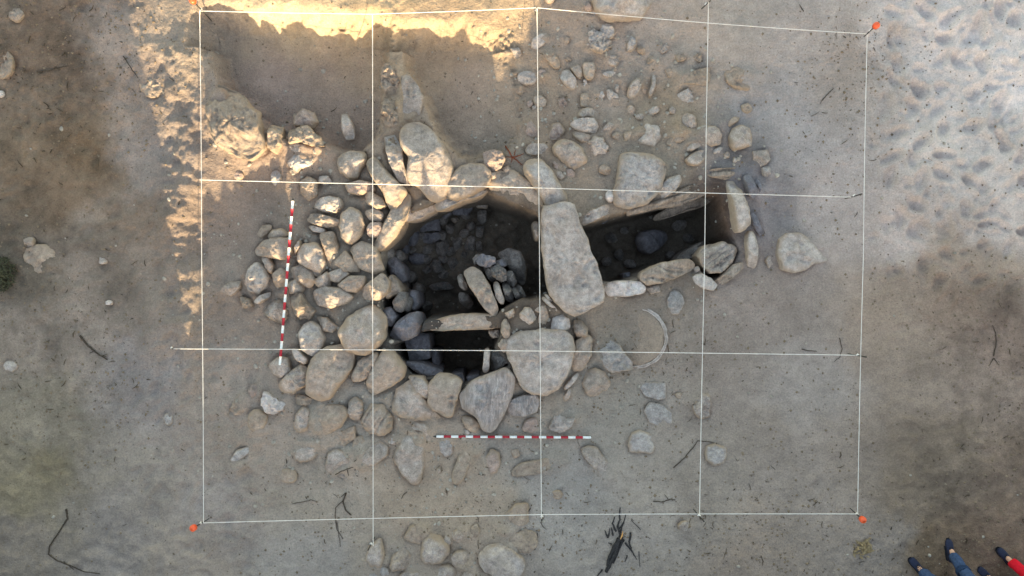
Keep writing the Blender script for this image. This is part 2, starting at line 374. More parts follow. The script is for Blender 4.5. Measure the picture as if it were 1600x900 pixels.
# ------------------------------------------------------------------ stones: kind, label, outline in the survey photo, rise, shape, material, extra
# shape: r rounded, f flat topped, a angular, c crusty
STONES = [
 # --- north-east scatter
 ('boulder','large pale rounded boulder cut off by the top edge','922,-4 932,18 940,30 955,33 965,28 985,29 1005,24 1018,6 1022,-14 980,-30 935,-24',.22,'r','p'),
 ('stone','small stone wedged beside the large boulder at the top','912,5 918,2 925,10 924,18 916,17 911,11',.06,'r','k'),
 ('stone','stone half cut by the top edge of the picture','848,-4 869,-4 864,4 854,5',.05,'r','b'),
 ('rough_rock','rough crusty pitted rock in the northern scatter','912,53 920,47 928,46 940,51 951,61 957,64 951,77 940,84 928,81 915,75 911,65',.13,'c','p',{'rk':1.6}),
 ('stone','grey stone tucked behind the rough crusty rock','935,38 950,37 961,46 959,58 950,62 938,52',.07,'f','u'),
 ('stone','pale leaf-shaped stone under the middle string north of the oval pebbles','830,74 831,62 842,54 855,52 857,61 850,70 838,77',.07,'f','p'),
 ('stone','tall grey stone at the edge of the sunlit bank','793,68 799,65 812,76 818,90 812,97 803,91',.07,'a','g'),
 ('stone','sand-streaked long stone beside the leaf-shaped stone','850,76 862,78 875,95 874,108 862,103 850,90',.07,'f','s'),
 ('stone','smooth pale oval stone touching the middle string','808,121 811,114 820,111 833,112 840,118 839,126 833,132 820,132 811,129',.08,'r','p'),
 ('stone','half-moon stone behind the smooth pale oval','839,111 846,108 853,111 858,119 854,122 840,121',.05,'f','k'),
 ('stone','long oval beige stone tilted southeast','874,119 878,110 886,108 893,113 901,126 902,135 896,140 886,136 878,127',.09,'r','p'),
 ('stone','flat brownish stone between the beige oval and the dark square stone','890,106 905,100 910,112 907,124 898,117',.05,'f','b'),
 ('stone','squarish dark-edged brown stone in the northern scatter','910,98 928,98 930,109 927,123 916,125 911,113',.08,'f','b'),
 ('pebble','thin pebble below the squarish brown stone','911,124 917,123 918,135 912,136',.03,'r','p'),
 ('stone','grey stone with a bright lower edge below the crusty rock','943,92 955,86 967,85 971,94 962,104 946,101',.07,'a','g'),
 ('stone','small flat pale stone below the bright-edged stone','939,115 950,111 960,112 968,118 955,122 945,120',.04,'f','p'),
 ('stone','pebbly grey stone standing alone at the top','984,55 991,54 994,66 990,79 977,81 979,68',.07,'c','u'),
 ('stone','broken stone with a dark crack in the northeast','1008,87 1016,84 1027,97 1027,104 1014,102',.06,'a','s'),
 ('stone','narrow upright sliver stone in the northeast scatter','1020,111 1026,114 1024,135 1015,156 1011,151 1017,135',.07,'f','g'),
 ('stone','dark edged leaf-shaped stone set on edge','980,147 982,136 990,125 1000,122 1003,132 997,147 988,155 982,152',.09,'f','g'),
 ('pebble','small pebble beside the leaf-shaped edge-set stone','1004,133 1011,138 1009,147 1003,143',.03,'r','b'),
 ('stone','small triangular pale stone south of the scatter','947,140 955,141 968,150 966,160 957,161 950,155',.06,'a','p'),
 ('pebble','pale pebble left of the small triangular stone','934,143 942,142 945,150 939,157 935,152',.04,'r','p'),
 ('pebble','grey pebble behind the small triangular stone','960,131 967,132 966,146 961,143',.03,'r','g'),
 ('stone','five-sided stone on the middle string','833,153 838,149 847,150 855,158 851,167 840,168 835,162',.06,'f','b'),
 ('pebble','tiny brown pebble beside the five-sided stone','822,160 830,155 834,164 826,168',.03,'r','k'),
 ('pebble','tiny grey pebble under the five-sided stone','831,166 838,164 839,171 832,172',.025,'r','g'),
 ('stone','small crusty brown stone south of the beige oval','872,157 880,152 888,163 882,170 873,166',.05,'c','k'),
 ('stone','pale stone half sunk in the sand north of the flat pointed stones','907,147 918,145 921,158 919,169 907,166',.06,'f','s'),
 ('stone','pale wedge stone standing in the northeast','1058,147 1079,136 1085,159 1072,161 1062,156',.07,'a','p'),
 ('boulder','blocky stone at the eastern inner string near the top','1063,119 1085,111 1108,106 1111,120 1102,138 1086,133 1066,129',.12,'f','s'),
 ('stone','sandy lump stone in the northeast scatter','1054,83 1068,81 1072,94 1058,97',.06,'c','s'),
 ('stone','crumbly sandy stone by the eastern inner string','1078,88 1096,82 1096,96 1080,98',.05,'c','s'),
 ('stone','faint flat stone behind the blocky stone','1039,108 1055,107 1059,118 1045,121',.035,'f','s'),
 ('pebble','flat pebble above the squarish brown stone','880,90 890,88 894,93 886,96',.03,'r','s'),
 ('stone','large sand-covered rounded stone below the northeast block','1133,112 1150,104 1170,110 1178,128 1174,142 1150,138 1136,128',.06,'r','s'),
 ('stone','sandy stone with dark shadowed side in the northeast','1158,164 1170,160 1176,172 1168,178 1160,174',.06,'r','s'),
 ('stone','small sand-dusted cobble between the pebbly stone and the broken cracked stone','E 1003 78 8 6 30',.05,'a','s'),
 ('stone','flat cobble just north of the broken cracked stone','E 1036 76 9 6 -20',.04,'a','g'),
 ('stone','half-buried cobble between the crusty rock and the leaf-shaped pale stone','E 884 62 8 6 10',.04,'r','s'),
 ('stone','brown cobble below the edge-set leaf-shaped stone','E 986 172 8 6 50',.05,'a','b'),
 ('stone','pale cobble under the narrow upright sliver','E 1022 172 9 6 -10',.05,'a','p'),
 ('stone','small grey cobble north of the angular grey stone at the eastern string','E 1052 172 7 6 0',.04,'a','g'),
 ('stone','cobble between the sandy brown stone and the slanting grey stone','E 964 212 8 6 20',.05,'a','s'),
 ('stone','small cobble north of the many-sided pale stone','E 1000 182 7 5 0',.04,'a','g'),
 ('stone','half-buried cobble between the big oval stone and the big flat grey slab','E 945 265 10 8 20',.05,'r','s'),
 ('stone','cobble east of the many-sided pale stone','E 1048 222 7 6 -30',.04,'a','s'),
 ('stone','little cobble beside the smooth pale oval stone','E 812 142 6 5 0',.035,'r','b'),
 ('stone','cobble between the flat bluish four-sided stone and the pitted stone','E 1062 618 7 5 10',.03,'r','s'),
 # --- between the middle string and the right chamber
 ('stone','triangular pinkish stone at the middle string','815,205 822,194 830,187 838,198 845,211 838,214 825,215',.08,'a','k'),
 ('stone','rounded pinkish sandy stone east of the triangular one','855,210 864,193 875,191 883,204 873,219 859,220',.07,'c','k'),
 ('stone','small rounded stone behind the pale pointed slab','902,178 908,170 920,168 932,171 936,180 925,184 905,184',.08,'r','g'),
 ('stone','pale pointed slab stone with a dark lower edge','889,195 897,188 910,185 928,185 935,198 931,208 916,209 899,203',.11,'f','p'),
 ('stone','slanting grey stone right of the pale pointed slab','936,206 950,192 962,184 963,193 952,204 940,209',.06,'a','g'),
 ('stone','brownish slab stone under the pale pointed slab','893,206 906,205 922,212 922,222 908,223 898,215',.07,'f','b'),
 ('rough_rock','rough whitish stone east of the big oval stone','919,222 930,213 942,215 952,231 946,240 929,243 919,240',.10,'c','p'),
 ('boulder','big oval stone with tapered lower end north of the cover slab','863,230 868,222 880,218 897,220 910,232 918,248 915,258 905,267 888,263 874,250 864,240',.17,'r','g'),
 ('stone','flat half-round stone crossing the middle string','820,232 830,225 850,224 858,230 849,241 835,243 823,240',.08,'f','g'),
 ('pebble','upper small stone wedged by the big oval stone','863,252 868,249 876,258 876,266 866,265',.05,'r','k'),
 ('pebble','lower small stone wedged by the big oval stone','866,269 876,267 883,276 877,281 869,277',.05,'r','g'),
 ('stone','small pinkish stone at the tip of the big oval stone','883,264 893,263 899,270 897,278 886,276',.06,'r','k'),
 ('boulder','long tapering grey boulder under the middle string','818,256 828,248 845,248 862,265 875,285 887,305 886,320 870,327 856,325 845,308 830,286 819,270',.20,'r','u'),
 ('stone','squarish pinkish stone beside the red root tuft','754,238 770,234 783,237 790,248 783,262 770,268 757,258',.10,'f','k'),
 ('pebble','small stone between the root tuft and the lining slab','784,263 794,258 801,268 790,271',.05,'r','b'),
 ('pebble','small pebble at the corner of the lining slab','766,271 774,269 775,278 768,281',.05,'r','b'),
 ('lining_slab','broad sandy brown lining slab curving into the left chamber','764,270 800,265 830,284 846,308 850,332 818,322 782,306 762,292',.10,'f','b',{'planes':[(250,.7,.0)],'d':.5,'dz':-.04,'cat':'slab'}),
 ('boulder','rounded brown stone with a hollow on the chamber rim','700,284 712,266 735,256 755,258 766,272 760,290 740,302 715,312 698,308',.14,'r','b',{'d':.3}),
 ('lining_slab','low grey stone under the hollowed brown stone on the rim','690,312 730,300 762,292 758,303 722,315 688,330 682,320',.06,'f','g',{'d':.5,'cat':'slab','dz':-.06}),
 ('boulder','large rounded grey boulder leaning on the northern chamber rim','628,210 640,195 655,193 672,205 690,225 702,250 705,275 692,304 672,309 658,290 642,285 636,270 640,245 629,228',.19,'r','g'),
 ('boulder','large flat grey stone north of the leaning boulder','625,120 640,117 655,138 664,155 656,181 640,193 628,186 632,150',.14,'f','g',{'dz':-.06}),
 ('stone','small dark stone in the sunlit ridge by the string','602,112 618,111 628,122 622,134 608,132 603,124',.12,'a','g',{'dz':-.12}),
 ('stone','long narrow pale stone standing left of the leaning boulder','600,216 615,211 628,235 632,262 638,284 622,280 610,256',.16,'a','p'),
 ('boulder','long curved stone descending to the chamber under the string','572,255 582,244 600,264 622,286 634,297 622,318 609,332 600,302 582,278',.17,'r','b'),
 ('boulder','rounded squarish grey boulder left of the string','528,252 535,240 550,235 568,240 571,252 563,265 557,278 544,278 531,268',.16,'r','g'),
 ('stone','pointed stone standing in the dug northern pit','533,179 542,177 552,195 553,215 540,217 533,200',.14,'a','p',{'dz':-.12}),
 ('stone','greyish block on the lip of the northern pit','455,175 470,170 490,175 496,190 488,199 460,197',.13,'a','k',{'dz':-.1}),
 ('rough_rock','broken yellowish stone south of the northern pit','445,242 455,239 470,242 488,252 485,262 470,263 462,271 452,260',.14,'a','p'),
 ('stone','dark stone above the broken yellowish stone','450,226 475,218 486,230 470,241 455,238',.10,'r','g'),
 ('rough_rock','big rough sandy rock in the western bank','322,168 340,132 375,148 402,178 413,215 414,234 390,250 362,242 342,226 326,192',.20,'c','s',{'rk':1.4}),
 ('stone','upright sandy stone at the corner of the northern pit','413,205 425,195 440,196 441,226 430,240 418,230',.17,'a','s'),
 ('rough_rock','lumpy sandy rock on the southern lip of the northern pit','446,202 480,196 500,214 508,228 494,230 470,223 452,226',.15,'c','s'),
 ('rough_rock','upper crumbly sandy lump on the ridge between the two dug pits','594,108 606,98 622,108 628,128 620,146 602,150 594,130',.14,'c','s',{'rk':1.6}),
 ('rough_rock','lower crumbly sandy lump on the ridge between the two dug pits','596,160 610,150 624,164 626,192 616,208 602,206 596,184',.16,'c','s',{'rk':1.6}),
 ('lining_slab','deeper layered slab under the thin lining slab','1024,336 1050,322 1100,304 1116,308 1100,322 1060,334 1030,344',.10,'f','l',{'z':-.5,'d':.6,'strata':17,'cat':'slab'}),
 ('stone','flat pale stone on the floor of the northern pit','398,82 416,81 423,91 418,101 408,108 402,96',.07,'f','p',{'z':-.46}),
 ('pebble','round brown pebble near the western end of the chamber string','E 372 274 8 7 0',.05,'r','k'),
 ('stone','smooth bluish stone under the chamber string','E 432 278 9 12 0',.08,'r','u'),
 ('stone','grey stone under the chamber string near the oval stones','468,285 480,276 495,283 495,304 481,313 470,301',.08,'r','s'),
 ('stone','small pale stone on the chamber string','497,275 512,275 518,285 508,289 499,285',.09,'a','p'),
 ('stone','angular grey stone at the eastern inner string','1060,195 1063,182 1075,177 1085,182 1089,200 1080,207 1063,203',.11,'a','g'),
 ('stone','small flat stone beneath the angular grey stone','1050,212 1070,208 1077,214 1063,223 1053,221',.05,'f','s'),
 ('boulder','rounded grey boulder on the eastern inner string','1088,210 1100,198 1118,196 1129,208 1127,225 1110,229 1095,221',.13,'r','g'),
 ('stone','pale flat stone beside the rounded boulder at the string','1067,228 1078,222 1095,219 1096,228 1081,236 1068,236',.09,'a','p'),
 ('stone','wedge stone sloping toward the string','1070,249 1085,238 1103,233 1100,250 1090,259 1075,257',.10,'f','g'),
 ('boulder','round-topped grey stone at the northeast end of the tomb','1140,213 1145,200 1158,194 1172,200 1178,226 1163,231 1147,235 1141,226',.15,'r','g'),
 ('stone','sandy stone just above the round-topped grey stone','1132,192 1143,182 1157,182 1154,190 1138,199',.07,'r','s'),
 ('stone','triangular pale stone east of the tomb end','1176,236 1200,234 1204,248 1196,257 1188,261 1178,252',.10,'a','g'),
 ('stone','bluish angular stone below the triangular pale stone','1190,262 1200,257 1207,272 1203,283 1193,273',.08,'a','u'),
 ('stone','pale chip beside the string above the end slab','1112,236 1122,229 1130,231 1125,239 1116,241',.05,'a','p'),
 ('pebble','oval pebble above the layered slab','E 1136 242 4.5 5.5 20',.04,'r','b'),
 ('pebble','thin bright chip behind the layered slab','1144,257 1147,244 1151,247 1148,258',.05,'a','p'),
 ('slab','horizontal layered slab at the corner of the right chamber','1105,270 1112,264 1150,262 1159,270 1158,279 1140,281 1109,275',.09,'f','l',{'strata':3}),
 ('slab','dark narrow slab set on edge behind the end slab','1160,276 1170,272 1180,292 1187,308 1178,311 1168,303',.13,'f','d'),
 ('slab','thin dark sliver outside the end slab','1178,279 1184,280 1193,300 1187,303',.08,'f','d'),
 ('end_slab','tall end slab closing the dark right chamber','1138,280 1147,279 1158,296 1169,330 1171,348 1163,358 1151,363 1146,340 1142,310',.16,'f','p',{'d':1.1,'taper':0,'tilt':(0,0),'cat':'slab','z':-.02}),
 ('slab','dark sliver along the outer side of the end slab','1172,326 1180,335 1193,368 1188,371 1175,351',.08,'f','d'),
 ('slab','narrow upright slab south of the end slab','1164,379 1168,362 1177,362 1182,385 1181,420 1172,424 1166,405',.17,'f','p',{'d':.7,'taper':0,'tilt':(0,0)}),
 ('boulder','dark grey wedge boulder slumped in the corner of the right chamber','1090,398 1100,384 1130,378 1150,384 1154,393 1142,411 1124,427 1106,426 1094,412',.15,'a','g',{'dz':-.06,'d':.8,'nk':4,'tilt':(-.1,-.25),'strata':35}),
 ('stone','thin layered stone under the slumped dark boulder','1116,443 1128,429 1144,414 1160,409 1160,420 1136,441 1122,449',.10,'f','l',{'strata':35,'fill':0}),
 ('stone','sunken dark stone inside the right chamber corner','1062,402 1082,386 1100,376 1104,386 1086,400 1066,410',.12,'a','m',{'z':-.45,'d':.8}),
 ('stone','rusty ended long stone south of the right chamber','1079,432 1095,427 1110,434 1121,445 1113,455 1098,451 1085,445',.10,'f','p'),
 ('slab','long streaked slab along the southern rim of the right chamber','997,428 1010,420 1035,410 1060,406 1078,404 1086,412 1083,421 1060,433 1035,442 1010,446 1000,437',.15,'f','l',{'d':.45,'strata':-12}),
 ('slab','whitish slab at the southwest rim of the right chamber','946,443 965,438 1000,440 1009,450 1005,458 980,463 950,463 946,453',.14,'f','w',{'d':.45}),
 ('stone','small stone beside the whitish rim slab','1008,448 1033,445 1031,456 1018,460',.06,'a','g'),
 ('stone','pebble between the streaked slab and the slumped boulder','1083,418 1092,415 1094,423 1086,427',.07,'r','g'),
 ('slab','low pale slab on the northern rim beside the cover slab','905,346 920,331 945,320 959,321 953,332 930,345 910,353',.11,'f','p',{'d':.4}),
 ('pebble','small white oval pebble at the foot of the big flat grey slab','E 953 307 7 10 0',.07,'r','w'),
 ('boulder','big flat rough grey slab north of the right chamber','968,241 985,237 1020,243 1040,255 1036,280 1030,300 1010,319 985,325 960,319 958,300 965,276',.19,'f','u',{'rk':1.8}),
 ('stone','rounded stone leaning on the big flat grey slab','1029,292 1042,278 1062,272 1066,282 1056,298 1040,309 1028,313',.13,'r','u'),
 ('lining_slab','long thin layered slab lining the north of the right chamber','955,338 985,327 1030,313 1060,297 1085,288 1120,283 1108,302 1062,320 1020,325 975,340',.08,'f','l',{'d':.8,'strata':17,'planes':[(285,.9,-.1)],'dz':-.03,'cat':'slab'}),
 ('stone','many-sided pale stone with a dark rim','990,215 995,203 1010,193 1033,192 1037,205 1033,217 1020,229 1000,224',.13,'a','p'),
 ('stone','sandy brown stone left of the many-sided pale stone','974,208 988,205 990,216 976,221',.07,'f','s'),
 ('cover_slab','long pale cover slab bridging the two chambers','847,334 850,324 868,319 886,318 897,325 905,350 918,375 922,392 931,410 938,435 943,456 942,468 934,477 915,486 896,492 882,486 868,472 858,459 852,430 847,390 846,350',.15,'f','p',{'d':.14,'z':.04,'tilt':(0.02,.0),'cat':'slab','pw':8,'smooth':0,'nk':2,'rk':1.5}),
 ('boulder','large pale pear-shaped stone lying alone east of the tomb','1217,373 1235,364 1250,365 1270,378 1290,395 1293,408 1275,412 1255,422 1240,427 1220,420 1214,400',.14,'f','p'),
 ('pebble','small pale stone beside the pear-shaped stone','1195,406 1203,398 1209,412 1202,421',.04,'r','g'),
 # --- western pile
 ('stone','oval stone at the top of the western pile','490,322 500,310 515,307 532,311 535,322 525,332 505,331',.15,'r','p'),
 ('stone','upper flat stone of a split pair on the western pile','478,343 485,334 500,335 528,343 527,351 510,355 490,350',.13,'f','b'),
 ('stone','lower flat stone of the split pair on the western pile','479,352 492,353 508,358 506,364 490,362',.07,'f','p'),
 ('boulder','tall oval granite stone in the western pile','533,335 545,325 562,332 568,350 563,368 548,381 535,373 530,353',.17,'r','g'),
 ('stone','dark stone beneath the chamber string west of the chamber','540,289 560,282 580,285 586,298 562,304 545,301',.14,'r','k'),
 ('stone','rounded stone below the dark one at the upright string','562,301 580,300 598,311 603,322 590,327 575,319',.14,'r','b'),
 ('stone','rounded brownish stone by the upright string above the leaning slab','570,331 588,325 599,335 595,346 578,344',.12,'r','b'),
 ('stone','reddish block beside the foot of the leaning slab','573,358 580,348 595,347 598,360 590,371 576,369',.12,'r','k'),
 ('leaning_slab','smooth leaning slab on the western chamber rim','584,386 598,358 612,328 630,303 640,309 636,336 616,371 598,389',.14,'f','b',{'d':.7,'planes':[(-35,.9,.2)],'cat':'slab'}),
 ('lining_slab','sloping grey lining slab at the northwest of the left chamber','632,346 640,322 660,311 682,310 680,326 656,340',.08,'f','g',{'d':.7,'dz':-.12,'planes':[(-60,.9,.0)],'cat':'slab'}),
 ('boulder','broad domed stone crossed by the range pole','398,391 410,378 430,371 450,372 456,392 445,406 420,401 402,399',.17,'r','b'),
 ('stone','curved thin stone above the broad domed stone','415,371 425,360 440,357 451,366 440,373',.09,'r','b'),
 ('stone','small pale stone at the edge of the domed stone','402,367 410,352 422,351 423,359 411,371',.07,'r','s'),
 ('stone','thin sliver stone beside the range pole','457,396 468,374 471,386 462,396',.12,'f','g'),
 ('boulder','rounded granite stone right of the range pole','465,399 475,382 495,380 505,392 509,412 500,431 490,430 480,418 468,412',.17,'r','g'),
 ('stone','bent sausage-shaped stone below the rounded granite stone','455,420 470,413 485,423 492,438 482,449 470,441 456,433',.14,'r','b'),
 ('stone','speckled pale egg-shaped stone left of the range pole','383,441 388,420 400,411 412,418 418,435 413,450 402,458 388,452',.17,'r','p',{'rk':2}),
 ('stone','grey stone behind the speckled egg-shaped stone','408,400 420,402 427,415 424,429 416,421',.09,'r','g'),
 ('stone','sandy stone between the egg-shaped stone and the range pole','425,428 440,418 449,430 446,446 430,448',.08,'r','s'),
 ('stone','upright narrow stone in the middle of the western pile','500,366 520,362 528,385 529,410 518,416 508,395',.12,'r','s'),
 ('boulder','sand-crusted boulder near the centre of the western pile','548,389 565,378 588,388 597,420 585,428 562,417',.15,'a','b'),
 ('stone','flat brown stone in front of the sand-crusted boulder','522,412 540,392 556,410 560,424 540,424',.08,'f','s'),
 ('stone','long flat stone under the sand-crusted boulder','515,426 535,419 546,428 530,441 518,439',.10,'f','g'),
 ('stone','grey wedge stone right of the sausage-shaped stone','491,439 510,425 519,431 513,451 500,451',.11,'a','g'),
 ('stone','rounded flat stone left of the rim boulder on the upright string','527,446 545,432 571,432 569,446 556,456 540,456',.13,'r','b'),
 ('boulder','smooth rounded boulder overhanging the west side of the chamber','562,456 578,440 596,428 607,440 606,456 590,468 570,467',.17,'r','b',{'d':.4}),
 ('boulder','large sloping grey stone in the western hollow','489,456 505,449 530,450 552,463 540,473 515,481 495,476',.13,'r','g'),
 ('stone','dark grey stone touching the lower half of the range pole','450,441 465,436 474,446 470,460 455,458',.14,'a','g'),
 ('rough_rock','crumbly sandy rock right of the range pole','455,460 470,458 479,475 490,485 485,496 470,498 458,480',.17,'c','s'),
 ('stone','egg-shaped granite stone right of the lower range pole','468,520 475,508 488,504 500,512 507,530 500,550 490,555 472,546',.17,'r','p',{'rk':1.6}),
 ('stone','thin pale stone under the speckled egg-shaped stone','397,471 408,462 420,456 420,464 405,475',.12,'f','p'),
 ('stone','dark stone near the middle of the range pole','410,489 420,471 440,470 446,490 440,506 425,496',.14,'a','g'),
 ('stone','bright edged lump between the ridge and the egg-shaped stone','375,463 390,468 396,479 382,481',.09,'c','s'),
 ('stone','pointed stone on the trodden western sand','343,456 360,440 376,440 376,450 360,463',.12,'a','g'),
 ('stone','pale small stone in the hollow above the granite egg','494,496 510,497 526,510 520,519 505,516',.08,'a','g'),
 ('boulder','big rounded pentagonal boulder at the corner of the lower pit','530,519 545,497 565,483 582,480 598,495 599,525 590,541 570,553 545,546 535,533',.22,'r','g',{'d':.5}),
 ('boulder','huge sloping granite boulder under the lower string','490,561 510,545 535,540 550,555 548,576 530,600 516,620 498,623 482,611 484,582',.18,'f','b'),
 ('stone','oblong pale stone beside the huge sloping boulder','550,586 560,565 575,555 590,552 588,571 570,593 553,596',.14,'r','b'),
 ('boulder','cracked boulder at the southwest rim of the lower pit','572,601 585,570 600,549 615,553 631,576 628,591 605,606 585,616',.15,'r','b',{'d':.5}),
 ('stone','thin tilted stone below the granite egg','456,545 465,545 481,560 478,569 465,563',.12,'f','p'),
 ('stone','grey stone under the foot of the range pole','420,571 435,558 450,560 453,580 440,591 425,583',.12,'r','g'),
 ('boulder','dark shell-shaped stone with a pale lower rim','435,601 448,585 470,570 483,580 478,600 460,613 440,614',.15,'r','g'),
 ('stone','small rounded brown stone beside the glittering rock','387,611 393,600 402,602 406,615 394,622',.07,'r','k'),
 ('rough_rock','glittering quartz-veined rock in the southwest','408,626 412,612 425,618 446,632 440,641 425,649 414,644',.11,'c','w'),
 # --- south
 ('stone','upright oval granite stone south of the shell-shaped stone','458,666 462,645 475,633 485,637 487,650 480,672 468,677 459,671',.09,'r','g'),
 ('boulder','large sand-dusted slab south of the huge boulder','490,640 510,630 535,634 545,645 535,666 510,681 495,676 487,660',.10,'r','s'),
 ('stone','sandy ledge stone above the upright oval stone','461,618 475,618 491,625 478,633 464,631',.05,'f','s'),
 ('stone','rounded grey stone left of the split oval stone','543,646 545,628 555,621 566,628 566,645 560,657 548,655',.09,'r','g'),
 ('stone','oval stone split by a dark seam on the upright string','564,660 570,642 580,632 598,635 611,652 609,672 595,681 575,676',.11,'r','b',{'strata':60}),
 ('stone','rough rounded stone left of the broken granite','457,706 463,690 480,688 497,690 502,702 488,718 472,722 460,717',.08,'r','g'),
 ('stone','broken granite stone with a cracked lower corner','508,731 513,706 525,701 542,706 547,722 540,735 522,742 510,739',.09,'f','g'),
 ('pebble','broken corner piece below the cracked granite','527,743 538,736 545,740 545,746 536,748',.05,'a','g'),
 ('stone','oblong granite stone under the upright string','554,726 560,710 580,695 595,690 606,700 603,715 585,728 565,733',.10,'r','g'),
 ('stone','sand-covered stone above the oblong granite','550,700 552,684 565,680 573,688 562,701',.06,'r','s'),
 ('stone','flat sandy stone below the sand-dusted slab','520,690 530,675 555,664 555,685 535,698',.05,'f','s'),
 ('boulder','big teardrop-shaped boulder south of the lower pit','620,700 628,681 645,672 660,678 664,700 662,735 656,757 642,758 625,736 614,718',.14,'r','g'),
 ('stone','curved stone wrapped round the teardrop-shaped boulder','632,668 645,658 665,660 677,672 676,697 668,690 660,675 645,669',.07,'r','b'),
 ('pebble','pair-like knobbly pebble beside the teardrop-shaped boulder','608,686 615,682 623,688 618,695 610,693',.05,'c','p'),
 ('boulder','grey sloping stone below the cracked boulder','614,641 620,610 640,598 656,614 673,640 687,653 660,656 630,651',.09,'a','g'),
 ('stone','narrow sloping stone on the southern rim of the lower pit','638,588 660,590 673,606 667,622 650,611',.09,'f','g',{'d':.4}),
 ('boulder','smooth squarish beige boulder on the southern rim','670,626 672,600 685,586 705,588 720,597 713,625 706,651 690,646 675,636',.17,'f','b',{'d':.5}),
 ('boulder','large streaked gneiss boulder on the southern rim','722,616 735,600 760,588 790,577 801,590 799,615 786,645 770,673 755,671 745,651 725,636',.18,'f','n',{'d':.5}),
 ('stone','pale sandy stone at the foot of the gneiss boulder','720,650 738,652 749,665 745,677 730,673',.06,'r','s'),
 ('pebble','small pale pebble at the end of the gneiss boulder','725,672 732,671 735,678 728,680',.035,'r','p'),
 ('stone','ribbed oblong grey stone right of the gneiss boulder','793,640 800,625 820,618 835,615 842,625 838,642 818,650 798,648',.10,'f','n'),
 ('stone','faint brown stone below the ribbed oblong stone','814,672 822,655 838,651 842,668 830,678',.05,'r','k'),
 ('boulder','big flat trapezoid stone crossed by two strings','793,541 799,530 812,523 845,518 880,520 892,529 894,545 890,565 882,586 868,606 852,614 830,612 816,599 806,580 797,558',.13,'f','p',{'rk':1.6,'smooth':0,'nk':3,'pw':4}),
 ('stone','long upright stone leaning on the trapezoid stone','893,566 900,536 915,523 925,530 923,555 911,576 897,580',.13,'f','b'),
 ('stone','wedge stone above the long upright one by the trapezoid','897,502 908,501 918,514 917,525 905,530 898,518',.12,'a','b'),
 ('stone','whitish blunt stone just below the cover slab','862,515 864,498 873,487 888,499 891,512 878,517',.11,'a','w'),
 ('stone','half-moon pale stone on the sandy heap','811,503 812,490 820,480 835,481 843,490 831,505 822,511',.12,'a','p'),
 ('boulder','rounded stone under the half-moon pale stone','823,478 840,467 852,475 858,495 850,511 838,508 846,492',.08,'r','b'),
 ('stone','upright oval brown stone at the end of the cross slab','782,518 784,504 790,496 797,510 797,525 789,531',.12,'r','b'),
 ('stone','small upright stone on the heap above the oval brown one','789,489 803,482 805,492 795,499',.10,'a','g'),
 ('stone','rounded brown stone between the pit and the trapezoid stone','778,540 785,528 794,530 795,545 787,552',.09,'r','b'),
 ('stone','lower thin flake stone beside the foot of the cover slab','845,466 851,463 873,485 868,489',.09,'f','p'),
 ('stone','upper thin flake stone beside the foot of the cover slab','849,459 855,460 864,471 861,474',.08,'f','p'),
 ('rough_rock','dark grey cleft rock beside the millstone','933,548 940,533 952,530 968,538 976,553 988,565 987,578 970,580 955,582 942,572 934,560',.15,'a','u',{'rk':1.6}),
 ('stone','beige notched stone below the cleft rock','910,601 915,580 930,575 945,582 959,603 957,611 942,611 930,622 917,618',.12,'a','b'),
 ('stone','long thin flake stone south of the trapezoid stone','879,608 893,590 906,580 903,590 888,607',.07,'f','p'),
 ('stone','short thin flake stone south of the trapezoid stone','880,621 888,607 895,606 889,624 882,629',.06,'f','g'),
 ('stone','oval bluish stone south of the right chamber','E 1055 473 13 19 6',.08,'r','u'),
 ('stone','flat bluish four-sided stone set in the southern sand','995,600 1018,597 1040,598 1040,622 1028,625 1008,618',.045,'f','u'),
 ('stone','pale bluish rounded stone below the four-sided one','1006,642 1015,629 1035,632 1050,645 1050,660 1035,668 1015,660',.045,'f','u'),
 ('stone','sunken grey stone nearest the lower range pole tip','981,696 985,678 1000,672 1020,680 1028,695 1020,708 1000,707 986,706',.06,'r','u'),
 ('stone','pitted stone on the eastern inner string in the south','1080,633 1090,620 1098,614 1112,620 1110,640 1108,654 1092,653 1086,645',.08,'c','g'),
 ('stone','sand-ringed pale stone at the end of the bent twig','1102,709 1105,697 1118,693 1135,700 1137,712 1130,724 1115,728 1104,720',.06,'r','u'),
 ('rough_rock','jagged pale rock just above the range pole end','858,666 865,650 874,637 882,650 898,653 895,666 876,677 862,673',.10,'c','p'),
 ('boulder','long tilted grey block below the range pole end','907,703 920,697 932,699 945,717 960,735 958,747 945,747 930,732 915,718',.09,'f','g'),
 ('boulder','long low stone crossed by the middle string in the south','799,736 812,725 840,719 880,708 888,718 870,736 830,741 803,746',.06,'f','s'),
 ('stone','knobbly oval stone below the lower range pole','757,715 768,702 780,708 782,725 775,740 765,741 760,728',.08,'r','k'),
 ('boulder','long sand-covered stone slanting below the range pole','705,746 715,715 730,695 750,687 753,700 735,726 722,753 708,756',.06,'r','s'),
 ('stone','bluish stone under the start of the lower range pole','686,690 700,685 707,695 706,710 696,715 688,706',.05,'r','u'),
 ('stone','faint square stone below the lower range pole','797,703 810,702 812,712 803,717',.03,'f','s'),
 ('pebble','dark rimmed pebble near the big teardrop-shaped boulder','682,733 688,729 690,738 684,741',.04,'r','b'),
 # --- southern edge cluster
 ('boulder','smooth grey rounded triangular boulder at the lower edge','658,860 662,842 672,834 690,840 701,851 703,865 690,879 665,884 657,873',.15,'r','g',{'fill':.08}),
 ('stone','angular beige stone left of the triangular boulder','609,886 613,868 630,855 640,865 645,882 630,890 614,893',.11,'a','b',{'fill':.1}),
 ('boulder','large smooth oval boulder at the lower edge','747,870 755,858 775,851 795,855 815,870 820,882 815,897 790,906 760,896 748,883',.15,'r','p',{'fill':.08}),
